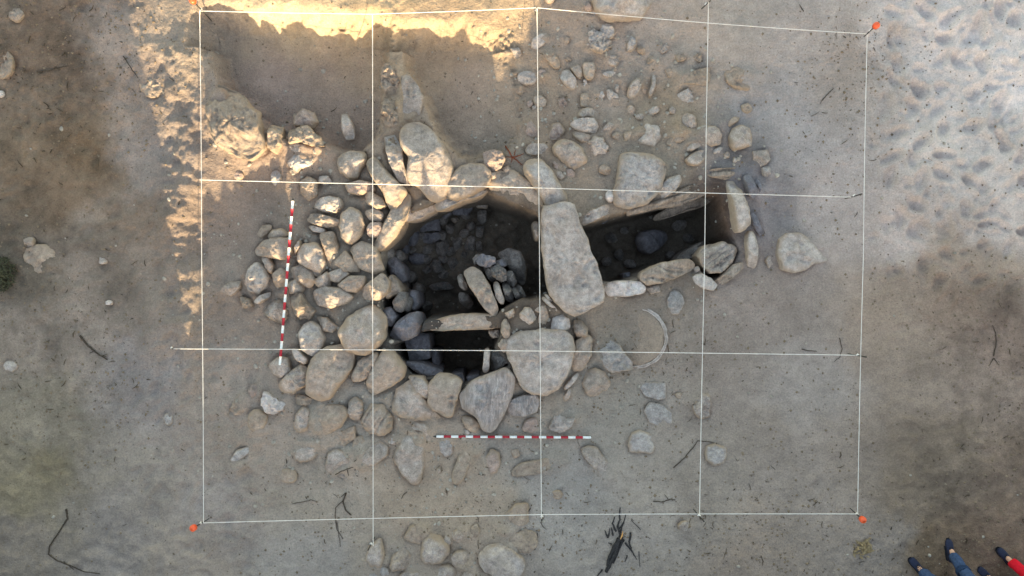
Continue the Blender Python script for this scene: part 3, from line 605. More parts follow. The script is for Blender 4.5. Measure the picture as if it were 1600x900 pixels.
 ('stone','small brown shield-shaped stone at the southern cluster','703,835 715,825 731,827 728,840 718,850 708,843',.07,'a','b'),
 ('stone','narrow grey stone left of the shield-shaped stone','692,846 698,832 704,838 705,851 699,855',.06,'r','g'),
 ('stone','pointed sandy stone right of the shield-shaped stone','731,828 745,818 750,830 742,848 735,840',.06,'a','s'),
 ('stone','rounded brown stone right of the triangular boulder','704,870 715,860 733,862 736,872 725,886 708,885',.08,'r','b'),
 ('stone','grey stone at the lower edge under the triangular boulder','679,899 685,885 700,882 712,888 714,899 690,907',.08,'r','g'),
 ('stone','brown stone cut by the lower edge left of the oval boulder','720,901 728,890 742,895 749,906 722,910',.07,'r','b'),
 ('boulder','flat sandy slab right of the large oval boulder','794,856 797,838 820,828 838,833 839,850 828,863 805,862',.06,'f','s'),
 ('boulder','broad sand-covered slab under the bottom string','785,831 787,805 805,788 825,785 826,815 800,831',.06,'f','s'),
 ('stone','sandy mound stone above the triangular boulder','631,840 640,822 660,820 672,830 656,850 645,849',.06,'r','s'),
 ('boulder','flat grey stone below the southern string end','569,876 575,855 595,840 601,870 595,886 580,886',.08,'r','g'),
 ('pebble','bluish pebble at the lower edge beside the angular stone','592,890 598,884 608,890 609,900 595,903',.06,'r','u'),
 ('pebble','round bluish pebble cut by the lower edge','575,898 584,892 591,900 578,906',.06,'r','u'),
 ('stone','grey stone cut by the lower edge below the angular beige stone','621,901 635,890 655,893 666,906 625,910',.07,'r','g'),
 ('stone','small oval half-buried stone beside the bottom peg','E 1069 822 11 8 -30',.05,'r','g'),
 ('stone','small sandy ring-edged stone near the bottom of the middle string','E 870 773 9 7 10',.04,'r','s'),
 # --- faint stones under thin sand
 ('stone','faint round stone under sand left of the cracked granite','E 450 744 14 12 0',.035,'r','s'),
 ('stone','bluish flat stone in the southwest sand','359,721 370,703 390,697 389,708 373,721',.04,'f','u'),
 ('stone','faint sandy stone left of the glittering rock','355,651 362,630 376,614 391,620 385,650 366,666',.05,'r','s'),
 ('stone','rounded sandy stone south of the glittering rock','E 402 657 15 18 10',.05,'r','s'),
 ('stone','sandy round disc stone at the western picture edge','E 3 100 19 24 0',.035,'f','s'),
 ('stone','round stone capped with smooth sand in the northwest','E 237 137 19 16 0',.04,'f','s'),
 ('stone','large round half-buried stone in the west','E 62 405 28 23 0',.045,'r','s'),
 ('stone','small pale stone beside the large round western stone','38,375 46,367 54,375 52,387 40,386',.07,'a','b'),
 ('pebble','small beige stone alone on the western earth','E 160 407 8 6 0',.06,'r','p'),
 ('stone','flat pale stone at the western edge below the heather','E 17 572 13 8 10',.04,'f','p'),
 ('pebble','oval half-buried pebble outside the western string','E 263 655 8 10 0',.04,'r','u'),
 ('pebble','tiny bright pebble on the western soil','E 170 473 6 4 0',.05,'r','w'),
 ('stone','brown hollowed clod in the northwest corner','E 26 23 11 11 0',.06,'c','b'),
 ('pebble','whitish chip at the western edge','E 1 147 5 6 0',.05,'a','w'),
 # --- inside the left chamber: floor and walls
 ('chamber_stone','bluish block at the head of the chamber paving','700,318 722,310 738,311 739,326 730,336 708,336',.10,'f','d',{'z':-.78,'cat':'stone'}),
 ('chamber_stone','bluish block left of the paving head','683,323 690,318 703,318 706,335 695,343 683,332',.10,'f','d',{'z':-.80,'cat':'stone'}),
 ('chamber_stone','pale block at the northeast corner of the chamber paving','741,309 755,307 763,318 761,326 745,325',.12,'f','g',{'z':-.72,'cat':'stone'}),
 ('chamber_stone','upper edging block beside the brown chamber floor','746,330 760,328 761,345 753,351 746,343',.10,'f','m',{'z':-.84,'cat':'stone'}),
 ('chamber_stone','middle edging block beside the brown chamber floor','743,354 757,353 753,371 744,369',.10,'f','m',{'z':-.95,'cat':'stone'}),
 ('chamber_stone','lower edging block beside the brown chamber floor','744,378 752,377 754,391 745,392',.10,'f','m',{'z':-1.0,'cat':'stone'}),
 ('chamber_stone','blue-grey square slab in the chamber paving','655,346 672,341 686,340 688,360 657,362',.10,'f','d',{'z':-.82,'cat':'stone'}),
 ('chamber_stone','blue-grey rounded stone by the western chamber wall','632,370 640,355 650,355 656,368 650,383 640,385',.12,'r','d',{'z':-.82,'cat':'stone'}),
 ('chamber_stone','small dark blue stone near the leaning slab foot','618,389 625,378 638,380 640,393 632,400 622,398',.12,'r','d',{'z':-.9,'cat':'stone'}),
 ('chamber_stone','dim rectangular stone in the middle of the paving','657,366 688,362 690,373 672,381 659,378',.09,'f','d',{'z':-.98,'cat':'stone'}),
 ('chamber_stone','dim rounded stone at the right of the paving','725,386 732,368 743,370 742,391 730,394',.10,'r','m',{'z':-1.1,'cat':'stone'}),
 ('chamber_stone','dim stone in the centre of the chamber floor','680,378 698,374 704,390 694,402 682,396',.10,'r','m',{'z':-1.2,'cat':'stone'}),
 ('chamber_stone','dim stone between the centre and the right of the paving','706,372 722,370 722,388 710,394',.10,'r','m',{'z':-1.2,'cat':'stone'}),
 ('chamber_stone','rounded knob stone deep in the chamber','670,416 678,404 689,408 693,423 681,427',.12,'c','m',{'z':-1.2,'cat':'stone'}),
 ('chamber_stone','dark stone below the small dark blue one','636,402 650,394 664,398 666,410 652,414 640,410',.12,'r','d',{'z':-1.05,'cat':'stone'}),
 ('chamber_stone','dark stone in the lower part of the chamber floor','696,405 712,402 718,415 706,424',.10,'r','m',{'z':-1.35,'cat':'stone'}),
 ('chamber_stone','brown flake in the middle of the paving','704,342 714,339 718,344 710,349',.06,'f','b',{'z':-.95,'cat':'stone'}),
 ('chamber_stone','dark slab across the bottom of the left chamber','668,446 690,440 712,442 708,452 676,454',.10,'f','m',{'z':-1.3,'cat':'stone'}),
 ('wall_stone','large dark blue boulder at the southwest chamber wall','606,527 620,502 640,489 654,487 660,503 650,525 632,533',.22,'r','d',{'z':-.22,'d':.9,'cat':'stone'}),
 ('wall_stone','grey rounded wall stone above the dark blue boulder','613,471 625,455 634,457 638,475 628,488 616,486',.18,'r','m',{'z':-.22,'d':.8,'cat':'stone'}),
 ('wall_stone','thin wall stone right of the grey rounded one','637,462 645,470 640,486 633,488',.14,'r','m',{'z':-.3,'d':.8,'cat':'stone'}),
 ('wall_stone','dark wall stone left of the grey rounded one','597,483 612,478 621,495 612,511 600,506',.16,'r','d',{'z':-.24,'d':.8,'cat':'stone'}),
 ('wall_stone','sandy wall stone beneath the overhanging boulder','598,440 612,428 622,440 630,458 616,462 604,468',.16,'r','b',{'z':-.25,'d':.9,'cat':'stone'}),
 ('wall_stone','dark wall stone low on the western chamber side','604,408 618,402 630,416 636,438 624,444 610,430',.16,'r','d',{'z':-.55,'d':.8,'cat':'stone'}),
 ('wall_stone','dim wall stone at the inner edge of the western wall','640,452 652,456 656,476 646,488 640,472',.16,'r','d',{'z':-.5,'d':.8,'cat':'stone'}),
 ('standing_slab','pale slanting slab standing between the chambers','722,424 740,416 752,425 765,445 778,480 777,492 765,491 750,472 735,450',.15,'f','b',{'z':-.06,'d':1.0,'cat':'slab'}),
 ('cross_slab','horizontal pale cross slab between the two pits','660,508 680,500 700,494 720,491 745,490 781,493 782,511 760,514 700,516 665,518',.13,'f','b',{'z':-.06,'d':.8,'cat':'slab'}),
 ('heap_stone','dark bluish stone at the top of the heap beside the slanting slab','742,404 755,397 773,401 775,412 762,418 748,414',.16,'c','d',{'z':-.10,'d':1.0,'cat':'stone'}),
 ('heap_stone','mossy stone in the middle of the heap beside the slanting slab','766,418 778,412 790,422 792,438 780,440 768,430',.16,'c','m',{'z':-.12,'d':1.0,'cat':'stone'}),
 ('heap_stone','long flat stone against the back of the slanting slab','770,442 778,439 789,470 785,479 775,466',.15,'f','g',{'z':-.1,'d':1.0,'cat':'stone'}),
 ('heap_stone','rough dark stone between the bluish top stone and the flat back stone','754,416 768,414 776,428 772,442 762,436',.16,'c','m',{'z':-.2,'d':1.0,'cat':'stone'}),
 ('heap_stone','mossy knob at the northern tip of the heap','738,404 746,396 756,398 752,410 742,414',.14,'c','m',{'z':-.28,'d':1.0,'cat':'stone'}),
 ('heap_stone','mossy stone on the eastern slope of the heap','790,424 800,422 808,440 802,450 792,444',.15,'c','m',{'z':-.26,'d':1.0,'cat':'stone'}),
 ('heap_stone','lowest mossy stone at the eastern foot of the heap','804,446 812,444 822,462 816,472 808,464',.14,'c','m',{'z':-.34,'d':1.0,'cat':'stone'}),
 ('heap_stone','dark flat chip on top of the heap','772,408 784,404 792,414 782,420',.12,'a','d',{'z':-.2,'d':1.0,'cat':'stone'}),
 ('heap_stone','dark stone in front of the heap under the slanting slab','738,424 748,420 756,434 750,446',.14,'r','m',{'z':-.45,'d':.8,'cat':'stone'}),
 ('heap_stone','narrow dark stone second from the slanting slab','784,442 793,440 803,462 801,474 790,470',.15,'a','m',{'z':-.12,'d':1.0,'cat':'stone'}),
 ('heap_stone','narrow dark stone third from the slanting slab','796,444 803,446 816,466 808,473',.14,'a','m',{'z':-.14,'d':.9,'cat':'stone'}),
 ('heap_stone','pale stone tucked left of the slanting slab','714,432 720,426 730,445 728,456 718,448',.14,'r','m',{'z':-.22,'d':.8,'cat':'stone'}),
 ('heap_stone','dark stone below the pale tucked stone','716,456 730,458 740,474 732,484 718,472',.14,'r','m',{'z':-.6,'d':.8,'cat':'stone'}),
 ('chamber_boulder','dark rounded boulder behind the heap in the passage','776,396 795,388 814,394 823,418 820,446 806,442 792,414',.22,'r','m',{'z':-.5,'d':.8,'cat':'boulder'}),
 ('chamber_boulder','dim boulder on the floor of the right chamber','993,372 1000,361 1020,358 1041,362 1044,374 1030,390 1012,398 1000,392',.25,'r','d',{'z':-1.15,'cat':'boulder'}),
 ('chamber_stone','small dim stone by the northern wall of the right chamber','937,341 948,337 952,344 942,350',.12,'r','d',{'z':-.6,'cat':'stone'}),
 ('chamber_stone','small dim stone by the southern wall of the right chamber','972,427 984,425 986,432 976,436',.10,'r','d',{'z':-.7,'d':.5,'cat':'stone'}),
 ('passage_stone','pale end of a stone under the cover slab','830,348 841,344 844,374 838,378',.14,'r','g',{'z':-.3,'d':.7,'cat':'stone'}),
 ('wall_stone','blue upright slab at the west end of the lower pit','632,532 655,520 672,522 673,560 642,564',.14,'f','d',{'z':-.55,'d':.9,'cat':'stone'}),
 ('wall_stone','blue sloping slab at the south of the lower pit','630,565 660,566 692,580 684,590 655,584',.12,'f','d',{'z':-.34,'d':.9,'cat':'stone'}),
 ('wall_stone','narrow blue stone beside the blue upright slab','674,545 684,546 688,570 676,568',.12,'f','d',{'z':-.7,'d':.8,'cat':'stone'}),
 ('thin_slab','thin pale slab standing on edge in the lower pit','757,546 766,544 764,580 758,584 754,582',.12,'f','p',{'z':-.06,'d':.9,'cat':'slab'}),
 ('wall_stone','dark stone behind the thin standing slab','768,550 786,545 795,566 776,578 766,580',.12,'a','m',{'z':-.14,'d':.9,'cat':'stone'}),
 ('wall_stone','dark stones corner block at the south of the lower pit','700,586 722,582 726,598 708,600',.10,'r','d',{'z':-.4,'d':.9,'cat':'stone'}),
 ('wall_stone','dim block right of the dark southern corner block','728,588 750,584 748,596 732,602',.10,'r','d',{'z':-.45,'d':.9,'cat':'stone'}),
 ('clod','orange-brown earth clod under the end of the cross slab','762,516 782,514 784,527 768,528',.08,'c','b',{'z':-.12,'d':.5,'cat':'clod'}),
]

PILE = parse('440,290 600,240 720,240 770,300 600,400 600,520 700,570 800,580 800,500 900,480 930,590 800,660 640,670 480,640 430,600 380,480 380,370')
def zsurf(x, y): return gz(x, y)

FILL = []   # outlines in metres for the sand that lies against each stone
def build_stone(rec):
    name, label, spec, h, shape, mat = rec[:6]; ex = rec[6] if len(rec) > 6 else {}
    pp = parse(spec)
    cx = sum(p[0] for p in pp)/len(pp); cy = sum(p[1] for p in pp)/len(pp)
    z0 = ex['z'] if 'z' in ex else gpx(cx, cy)+ex.get('dz', 0)
    if name == 'chamber_stone' and cx < 800: z0 = -1.19+.2*(z0+1.0)-.3*float(smooth(410, 480, np.array(cy)))
    h *= ex.get('hk', 1.0)
    zref = z0+h*.35
    W = np.array([P(a, b, zref)[:2] for a, b in pp])
    if 'z' not in ex and sdpoly(np.array([cx]), np.array([cy]), PILE)[0] < 0: W = W.mean(0)+(W-W.mean(0))*1.07
    # area centroid
    A = 0; C = np.zeros(2)
    for i in range(len(W)):
        p, q = W[i], W[(i+1) % len(W)]; cr = p[0]*q[1]-q[0]*p[1]; A += cr; C += (p+q)*cr
    C = C/(3*A); R = math.sqrt(abs(A)/2/math.pi); R = math.sqrt(abs(A/2)/math.pi)
    if 'z' not in ex: FILL.append((W, h, ex.get('fill', 0 if 'slab' in name and name != 'slab' else .75 if mat == 's' else .3)))
    big = R > .12
    NS, NR = (72, 18) if big else (40, 11)
    L = W-C
    th = np.linspace(0, 2*math.pi, NS, endpoint=False); rad = np.zeros(NS)
    for k, t in enumerate(th):
        d = np.array([math.cos(t), math.sin(t)]); best = 0
        for i in range(len(L)):
            a, b = L[i], L[(i+1) % len(L)]; e = b-a; den = d[0]*e[1]-d[1]*e[0]
            if abs(den) < 1e-9: continue
            s = (a[0]*e[1]-a[1]*e[0])/den; u = (a[0]*d[1]-a[1]*d[0])/den
            if s > 0 and -1e-6 <= u <= 1+1e-6: best = max(best, s)
        rad[k] = best if best > 0 else rad[k-1]
    m0 = np.sqrt((rad**2).mean())
    for _ in range(ex.get('smooth', {'r': 2, 'f': 1, 'a': 0, 'c': 0}[shape])):
        rad = .25*np.roll(rad, 1)+.5*rad+.25*np.roll(rad, -1)
    rad *= 1.03*m0/np.sqrt((rad**2).mean())
    r_ = random.Random(int(cx*77+cy*13)); sd = r_.randint(0, 999)
    rag = {'r': .028, 'f': .03, 'a': .04, 'c': .07}[shape]
    rad = rad*(1+rag*fbm(np.cos(th)*3+cx, np.sin(th)*3+cy, th*0, sd, 3))
    pw = {'r': 2.7, 'f': 5.5, 'a': 5.0, 'c': 3.4}[shape]; pw = ex.get('pw', pw)
    ts = np.sin(np.linspace(0, 1, NR+1)[1:]*math.pi/2)**.9
    T, TH = np.meshgrid(ts, th, indexing='ij')
    X = T*rad[None, :]*np.cos(TH); Y = T*rad[None, :]*np.sin(TH)
    X = np.concatenate([[0], X.ravel()]); Y = np.concatenate([[0], Y.ravel()]); T = np.concatenate([[0], T.ravel()])
    prof = (1-T**pw).clip(0)**(1/pw)
    Z = h*prof
    # facets cut by a few planes
    nk = ex.get('nk', {'r': 6, 'f': 5, 'a': 8, 'c': 6}[shape])
    for k in range(nk):
        an = r_.uniform(0, 6.283); sl = r_.uniform(.35, 1.3)*h/max(R, .01)*{'r': .8, 'f': .7, 'a': 1.2, 'c': 1}[shape]
        off = r_.uniform(.1, .55)*R
        Z = np.minimum(Z, h-sl*((X*math.cos(an)+Y*math.sin(an))-off)) if k else Z
    for an, sl, off in ex.get('planes', []):
        an = math.radians(an); Z = np.minimum(Z, h-sl*np.maximum(0, X*math.cos(an)+Y*math.sin(an)-off*R))
    Z = np.maximum(Z, -.6*ex.get('d', .03))
    tx, ty = ex.get('tilt', (r_.uniform(-.12, .12), r_.uniform(-.12, .12)))
    dep = ex.get('d', .09+.5*h)
    # underside
    nb = 4; VB = []
    for k in range(1, nb+1):
        q = k/nb; s = 1-ex.get('taper', .28)*q**1.6
        VB.append(np.stack([rad*np.cos(th)*s, rad*np.sin(th)*s, np.minimum(-dep*q, Z[-NS:]-.01*k)], 1))
    VB = np.concatenate(VB)
    V = np.concatenate([np.stack([X, Y, Z], 1), VB, [[0, 0, -dep]]])
    edge = np.concatenate([T**3, np.ones(len(VB)), [1.0]])
    # surface roughness
    f = 1.1/max(R, .04); px_, py_, pz_ = V[:, 0]+C[0]*7.3, V[:, 1]+C[1]*7.3, V[:, 2]+sd
    am = {'r': .06, 'f': .045, 'a': .07, 'c': .14}[shape]*min(R, .25)
    lump = fbm(px_*f*1.2, py_*f*1.2, pz_*f*1.2, sd, 2)
    fine = fbm(px_*34, py_*34, pz_*34, sd+5, 3)
    fa = {'r': .009, 'f': .009, 'a': .011, 'c': .018}[shape]*ex.get('rk', 1)
    chip = np.abs(vnoise(px_*13, py_*13, pz_*13, sd+21))*smooth(.0, .5, vnoise(px_*5, py_*5, pz_*5, sd+23))
    V[:, 2] += (am*1.6*lump+fa*fine)-.05*chip*min(1, R/.15)*(shape != 'c')
    V[:, 0] += .5*am*fbm(px_*f*2, py_*f*2, pz_*f*2, sd+9, 2); V[:, 1] += .5*am*fbm(px_*f*2, py_*f*2, pz_*f*2, sd+13, 2)
    if 'strata' in ex:
        an = math.radians(ex['strata']); u = -V[:, 0]*math.sin(an)+V[:, 1]*math.cos(an)+.012*fbm(px_*5, py_*5, pz_*5, sd, 2); al = V[:, 0]*math.cos(an)+V[:, 1]*math.sin(an)
        V[:, 2] += .045*np.minimum(0, fbm(u*26, al*1.6, al*0+sd, sd+3, 3)-.05)*(np.arange(len(V)) < len(X))
    V[:, 2] += tx*V[:, 0]+ty*V[:, 1]
    F = []
    for k in range(NS): F.append((0, 1+k, 1+(k+1) % NS))
    rows = NR+nb
    for i in range(rows-1):
        o = 1+i*NS
        for k in range(NS):
            F.append((o+k, o+NS+k, o+NS+(k+1) % NS, o+(k+1) % NS))
    o = 1+(rows-1)*NS; last = len(V)-1
    for k in range(NS): F.append((o+k, last, o+(k+1) % NS))
    ob = new_mesh(name, V, F, M[mat])
    at = ob.data.attributes.new('edge', 'FLOAT', 'POINT'); at.data.foreach_set('value', edge.astype(np.float32))
    ob.location = (C[0], C[1], z0)
    tag(ob, label, ex.get('cat', name.replace('_', ' ')), ex.get('group', 'stones of the excavated tomb'))
    return ob

for rec in STONES:
    build_stone(rec)

CPOLY = parse('612,392 650,350 700,330 742,330 742,396 720,420 690,440 640,424')
OCC = [parse(r[2]) for r in STONES if r[0] == 'chamber_stone']
OCC = [(sum(p[0] for p in o)/len(o), sum(p[1] for p in o)/len(o)) for o in OCC]; nc = 0
for k in range(400):
    a, b = random.uniform(612, 742), random.uniform(330, 440)
    if sdpoly(np.array([a]), np.array([b]), CPOLY)[0] > -5 or min((a-x)**2+(b-y)**2 for x, y in OCC) < 13.5**2: continue
    OCC.append((a, b)); nc += 1
    build_stone(('chamber_stone', 'dim cobble filling in the paving of the left chamber', 'E %.1f %.1f %.1f %.1f %d' % (a, b, random.uniform(7, 9), random.uniform(5.5, 7), random.randint(0, 180)), .09, 'a', 'm', {'z': -1.05, 'cat': 'stone', 'group': 'cobbles of the chamber paving'}))

for a, b, rx, ry, an, z in ((604,420,10,14,10,-.7),(618,440,9,13,-20,-.85),(628,448,9,12,0,-.95),(608,452,9,12,0,-.5),(636,462,8,12,-10,-.9),(648,470,8,11,0,-.95),(640,494,10,9,0,-.75),(622,400,10,9,30,-.8),
                          (606,396,9,10,0,-.5),(652,452,9,10,0,-1.05),(650,506,9,8,0,-.8),(626,424,9,10,20,-.95),(664,478,9,8,0,-1.2),(640,432,9,9,0,-1.05)):
    build_stone(('wall_stone', 'dim rough stone low in the western chamber wall', 'E %d %d %d %d %d' % (a, b, rx, ry, an), .16, 'a', 'm', {'z': z, 'd': .6, 'cat': 'stone', 'group': 'lower stones of the western chamber wall'}))

for a, b, rx, ry, an in ((955,372,10,8,20),(968,398,9,7,60),(985,412,10,7,10),(1062,352,11,8,-20),(1076,372,9,7,40),(948,408,8,7,0),(1095,342,10,8,0),(1048,398,8,6,0),(976,360,7,6,0)):
    build_stone(('chamber_stone', 'dim flat stone bedded in the floor of the right chamber', 'E %d %d %d %d %d' % (a, b, rx, ry, an), .07, 'a', 'm', {'z': -1.27, 'cat': 'stone', 'group': 'stones bedded in the right chamber floor'}))

# ------------------------------------------------------------------ ground sheet
def axis(lo, hi, step, far):
    a = list(np.arange(lo, hi+step/2, step)); s = step; L, H = [], []
    x = lo
    while x > -far: s *= 1.35; x -= s; L.append(x)
    s = step; x = a[-1]
    while x < far: s *= 1.35; x += s; H.append(x)
    return np.array(L[::-1]+a+H)
gxs = axis(-6.9, 6.9, .019, 400); gys = axis(-4.1, 4.1, .019, 400)
GX, GY = np.meshgrid(gxs, gys, indexing='xy'); sh = GX.shape
gx_, gy_ = GX.ravel().copy(), GY.ravel().copy()
GZ = ground_height(gx_, gy_)
rr = random.Random(3)
for Wd, h, fk in FILL:     # sand heaped against the stones, with a thin gap here and there
    x0, y0 = Wd.min(0)-.16; x1, y1 = Wd.max(0)+.16
    ia, ib = np.searchsorted(gxs, (x0, x1)); ja, jb = np.searchsorted(gys, (y0, y1))
    if ia >= ib or ja >= jb: continue
    sx, sy = np.meshgrid(gxs[ia:ib], gys[ja:jb], indexing='xy')
    sd = sdpoly(sx, sy, Wd)
    sub = GZ.reshape(sh)[ja:jb, ia:ib]
    an = rr.uniform(0, 6.28); c = Wd.mean(0)
    qx, qy = 800+c[0]*122.2, 450-c[1]*122.2
    pile = float(sdpoly(np.array([qx]), np.array([qy]), PILE)[0] < 0)
    fk = fk*rr.choice((.6, 1.0, 1.6, 2.2))*(1-.45*pile)
    if qy > 800 and h < .1: fk = max(fk, .6)
    if h > .12: fk *= .7
    fk = min(fk, .78)
    side = .5+.5*np.cos(np.arctan2(sy-c[1], sx-c[0])-an)
    add = fk*min(h, .16)*(side**.7*np.exp(-np.maximum(sd, 0)/.06))*(1+.5*vnoise(sx*9, sy*9, sx*0, 33)) - (.02*np.exp(-(np.maximum(sd, 0)/.028)**2)*(1-side)+pile*.03*np.exp(-(np.maximum(sd, 0)/.05)**2))
    ok = sub > -.7
    GZ.reshape(sh)[ja:jb, ia:ib] = np.where(ok, np.maximum(sub+add*np.where(add > 0, 1, sd > -.03), sub-.09), sub)
TINTS = [  # soil colours: pale dry sand, grey sand, brown earth, dark litter; chamber shade painted in
 (0,0,(134,122,108)),(60,60,(122,108,94)),(170,40,(140,132,124)),(100,150,(130,118,104)),(60,250,(118,106,90)),(130,230,(112,98,80)),(100,300,(116,102,86)),(200,330,(120,110,98)),
 (40,420,(104,98,88)),(230,250,(140,134,128)),(210,120,(138,130,122)),(150,400,(132,124,114)),(60,520,(132,124,114)),(150,500,(136,128,118)),(80,650,(132,126,112)),(60,760,(124,120,104)),(30,850,(128,124,118)),
 (230,600,(142,138,134)),(230,760,(142,140,136)),(180,850,(138,136,134)),(350,800,(142,141,140)),(480,860,(140,141,140)),(300,880,(146,142,136)),
 (450,0,(182,168,142)),(600,0,(176,160,132)),(760,10,(160,146,124)),(280,60,(148,140,128)),
 (420,130,(140,128,118)),(500,160,(136,124,112)),(740,160,(142,130,116)),(650,90,(150,136,116)),
 (340,340,(134,124,114)),(350,480,(140,132,122)),(340,600,(146,138,128)),(400,720,(142,138,132)),(480,780,(142,140,134)),(640,780,(146,140,130)),
 (560,430,(140,128,112)),(560,640,(142,134,122)),(700,720,(144,138,128)),(760,690,(142,134,124)),(880,640,(142,132,118)),(940,500,(146,132,114)),(940,650,(142,134,122)),
 (1000,460,(138,126,112)),(900,300,(158,138,114)),(920,250,(146,132,116)),(860,200,(150,136,120)),(800,240,(138,124,108)),(960,100,(144,136,126)),(880,60,(148,140,130)),(850,120,(150,138,122)),
 (1050,170,(152,140,122)),(1020,60,(160,152,142)),(1060,260,(150,136,116)),(1180,300,(120,122,126)),(1160,240,(122,120,118)),(1200,340,(132,132,134)),
 (1150,60,(170,165,157)),(1250,60,(178,173,167)),(1320,100,(170,163,154)),(1200,170,(150,149,147)),(1250,220,(158,156,154)),(1300,300,(166,163,160)),
 (1450,60,(186,182,178)),(1550,120,(192,189,185)),(1500,250,(182,178,172)),(1420,350,(172,169,166)),(1560,330,(182,179,175)),
 (1200,480,(146,146,146)),(1130,560,(144,143,141)),(1250,600,(146,149,151)),(1200,700,(138,142,146)),(1100,760,(140,141,139)),(1280,780,(142,146,150)),(1000,760,(144,144,141)),(880,780,(140,142,142)),
 (1400,480,(142,138,132)),(1480,412,(158,154,148)),(1560,420,(150,146,140)),(1420,600,(138,135,130)),(1500,470,(126,119,112)),(1560,520,(112,106,102)),(1520,620,(120,116,112)),(1580,720,(108,102,96)),(1480,700,(122,118,111)),(1420,760,(126,122,114)),(1380,850,(132,136,140)),(1460,860,(112,104,92)),(1560,850,(112,104,96)),
 (1150,870,(142,142,142)),(1000,850,(140,140,138)),(720,820,(144,138,128)),(600,860,(136,134,128)),
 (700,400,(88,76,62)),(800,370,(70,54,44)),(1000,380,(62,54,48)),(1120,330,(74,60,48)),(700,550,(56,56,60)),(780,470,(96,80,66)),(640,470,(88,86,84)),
]
def tint_of(x, y, c):  # regional gains offset uneven light and sky cast in the soil colour
    c = np.array(lin(c))*WARM; e = min(1, max(0, (x-950)/250.))
    e2 = e*min(1, max(0, (y-250)/150.))
    c = c*(1+e2*np.array((.13, .03, -.05)))*(1-.02*(e-e2))
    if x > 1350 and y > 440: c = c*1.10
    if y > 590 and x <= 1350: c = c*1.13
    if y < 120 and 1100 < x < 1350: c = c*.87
    if 400 <= x <= 760 and 80 < y < 200: c = c*1.25  # dug pit lightened in colour against its shade
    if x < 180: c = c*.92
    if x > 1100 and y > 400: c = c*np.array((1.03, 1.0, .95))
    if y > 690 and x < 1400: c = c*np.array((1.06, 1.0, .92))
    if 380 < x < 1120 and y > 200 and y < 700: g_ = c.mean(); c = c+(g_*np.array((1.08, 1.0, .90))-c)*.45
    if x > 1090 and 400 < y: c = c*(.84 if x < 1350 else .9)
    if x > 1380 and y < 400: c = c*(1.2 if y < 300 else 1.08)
    if x < 420 and y > 590: c = c*.92
    return c
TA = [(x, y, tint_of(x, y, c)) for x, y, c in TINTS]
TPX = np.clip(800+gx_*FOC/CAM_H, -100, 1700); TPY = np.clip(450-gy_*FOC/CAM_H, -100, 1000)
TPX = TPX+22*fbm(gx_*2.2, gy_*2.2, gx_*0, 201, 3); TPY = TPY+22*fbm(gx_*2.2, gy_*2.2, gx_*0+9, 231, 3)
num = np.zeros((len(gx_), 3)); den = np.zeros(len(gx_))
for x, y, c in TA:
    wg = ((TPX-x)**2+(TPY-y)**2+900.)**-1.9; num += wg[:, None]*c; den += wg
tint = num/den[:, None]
wzone = np.maximum((1-smooth(150, 290, TPX))*(1-smooth(520, 760, TPY)*.5), smooth(1400, 1500, TPX)*smooth(420, 500, TPY))
tint *= (1+wzone*(.28*fbm(gx_*1.6, gy_*1.6, gx_*0, 301, 5, .6)+.10*fbm(gx_*14, gy_*14, gx_*0, 331, 3)))[:, None].clip(.5, 1.5)
dark = smooth(-.25, -.9, GZ)[:, None]    # shade painted into the deep chamber earth
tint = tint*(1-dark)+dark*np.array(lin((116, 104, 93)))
ny, nx = sh
idx = np.arange(ny*nx).reshape(ny, nx)
quads = np.stack([idx[:-1, :-1], idx[:-1, 1:], idx[1:, 1:], idx[1:, :-1]], -1).reshape(-1, 4)
me = bpy.data.meshes.new('ground'); me.vertices.add(ny*nx); me.loops.add(len(quads)*4); me.polygons.add(len(quads))
me.vertices.foreach_set('co', np.stack([gx_, gy_, GZ], 1).astype(np.float32).ravel())
me.loops.foreach_set('vertex_index', quads.astype(np.int32).ravel())
me.polygons.foreach_set('loop_start', (np.arange(len(quads))*4).astype(np.int32))
me.polygons.foreach_set('use_smooth', np.ones(len(quads), bool))
me.update(calc_edges=True); me.validate()
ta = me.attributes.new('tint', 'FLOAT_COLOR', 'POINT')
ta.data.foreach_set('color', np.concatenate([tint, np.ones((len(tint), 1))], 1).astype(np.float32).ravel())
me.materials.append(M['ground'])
go = bpy.data.objects.new('ground', me); COL.objects.link(go); tag(go, 'excavated sandy ground with dug trench and trodden spoil', None, kind='structure')
GZ2 = GZ.reshape(sh)
def gat(x, y):
    i = int(np.clip(np.searchsorted(gxs, x)-1, 0, nx-2)); j = int(np.clip(np.searchsorted(gys, y)-1, 0, ny-2))
    fx = (x-gxs[i])/(gxs[i+1]-gxs[i]); fy = (y-gys[j])/(gys[j+1]-gys[j])
    return float((GZ2[j, i]*(1-fx)+GZ2[j, i+1]*fx)*(1-fy)+(GZ2[j+1, i]*(1-fx)+GZ2[j+1, i+1]*fx)*fy)
def on_ground(px, py, up=0.0):
    p = P(px, py, 0); z = gat(p[0], p[1])
    for _ in range(2):
        p = P(px, py, z); z = gat(p[0], p[1])
    return np.array([p[0], p[1], z+up])

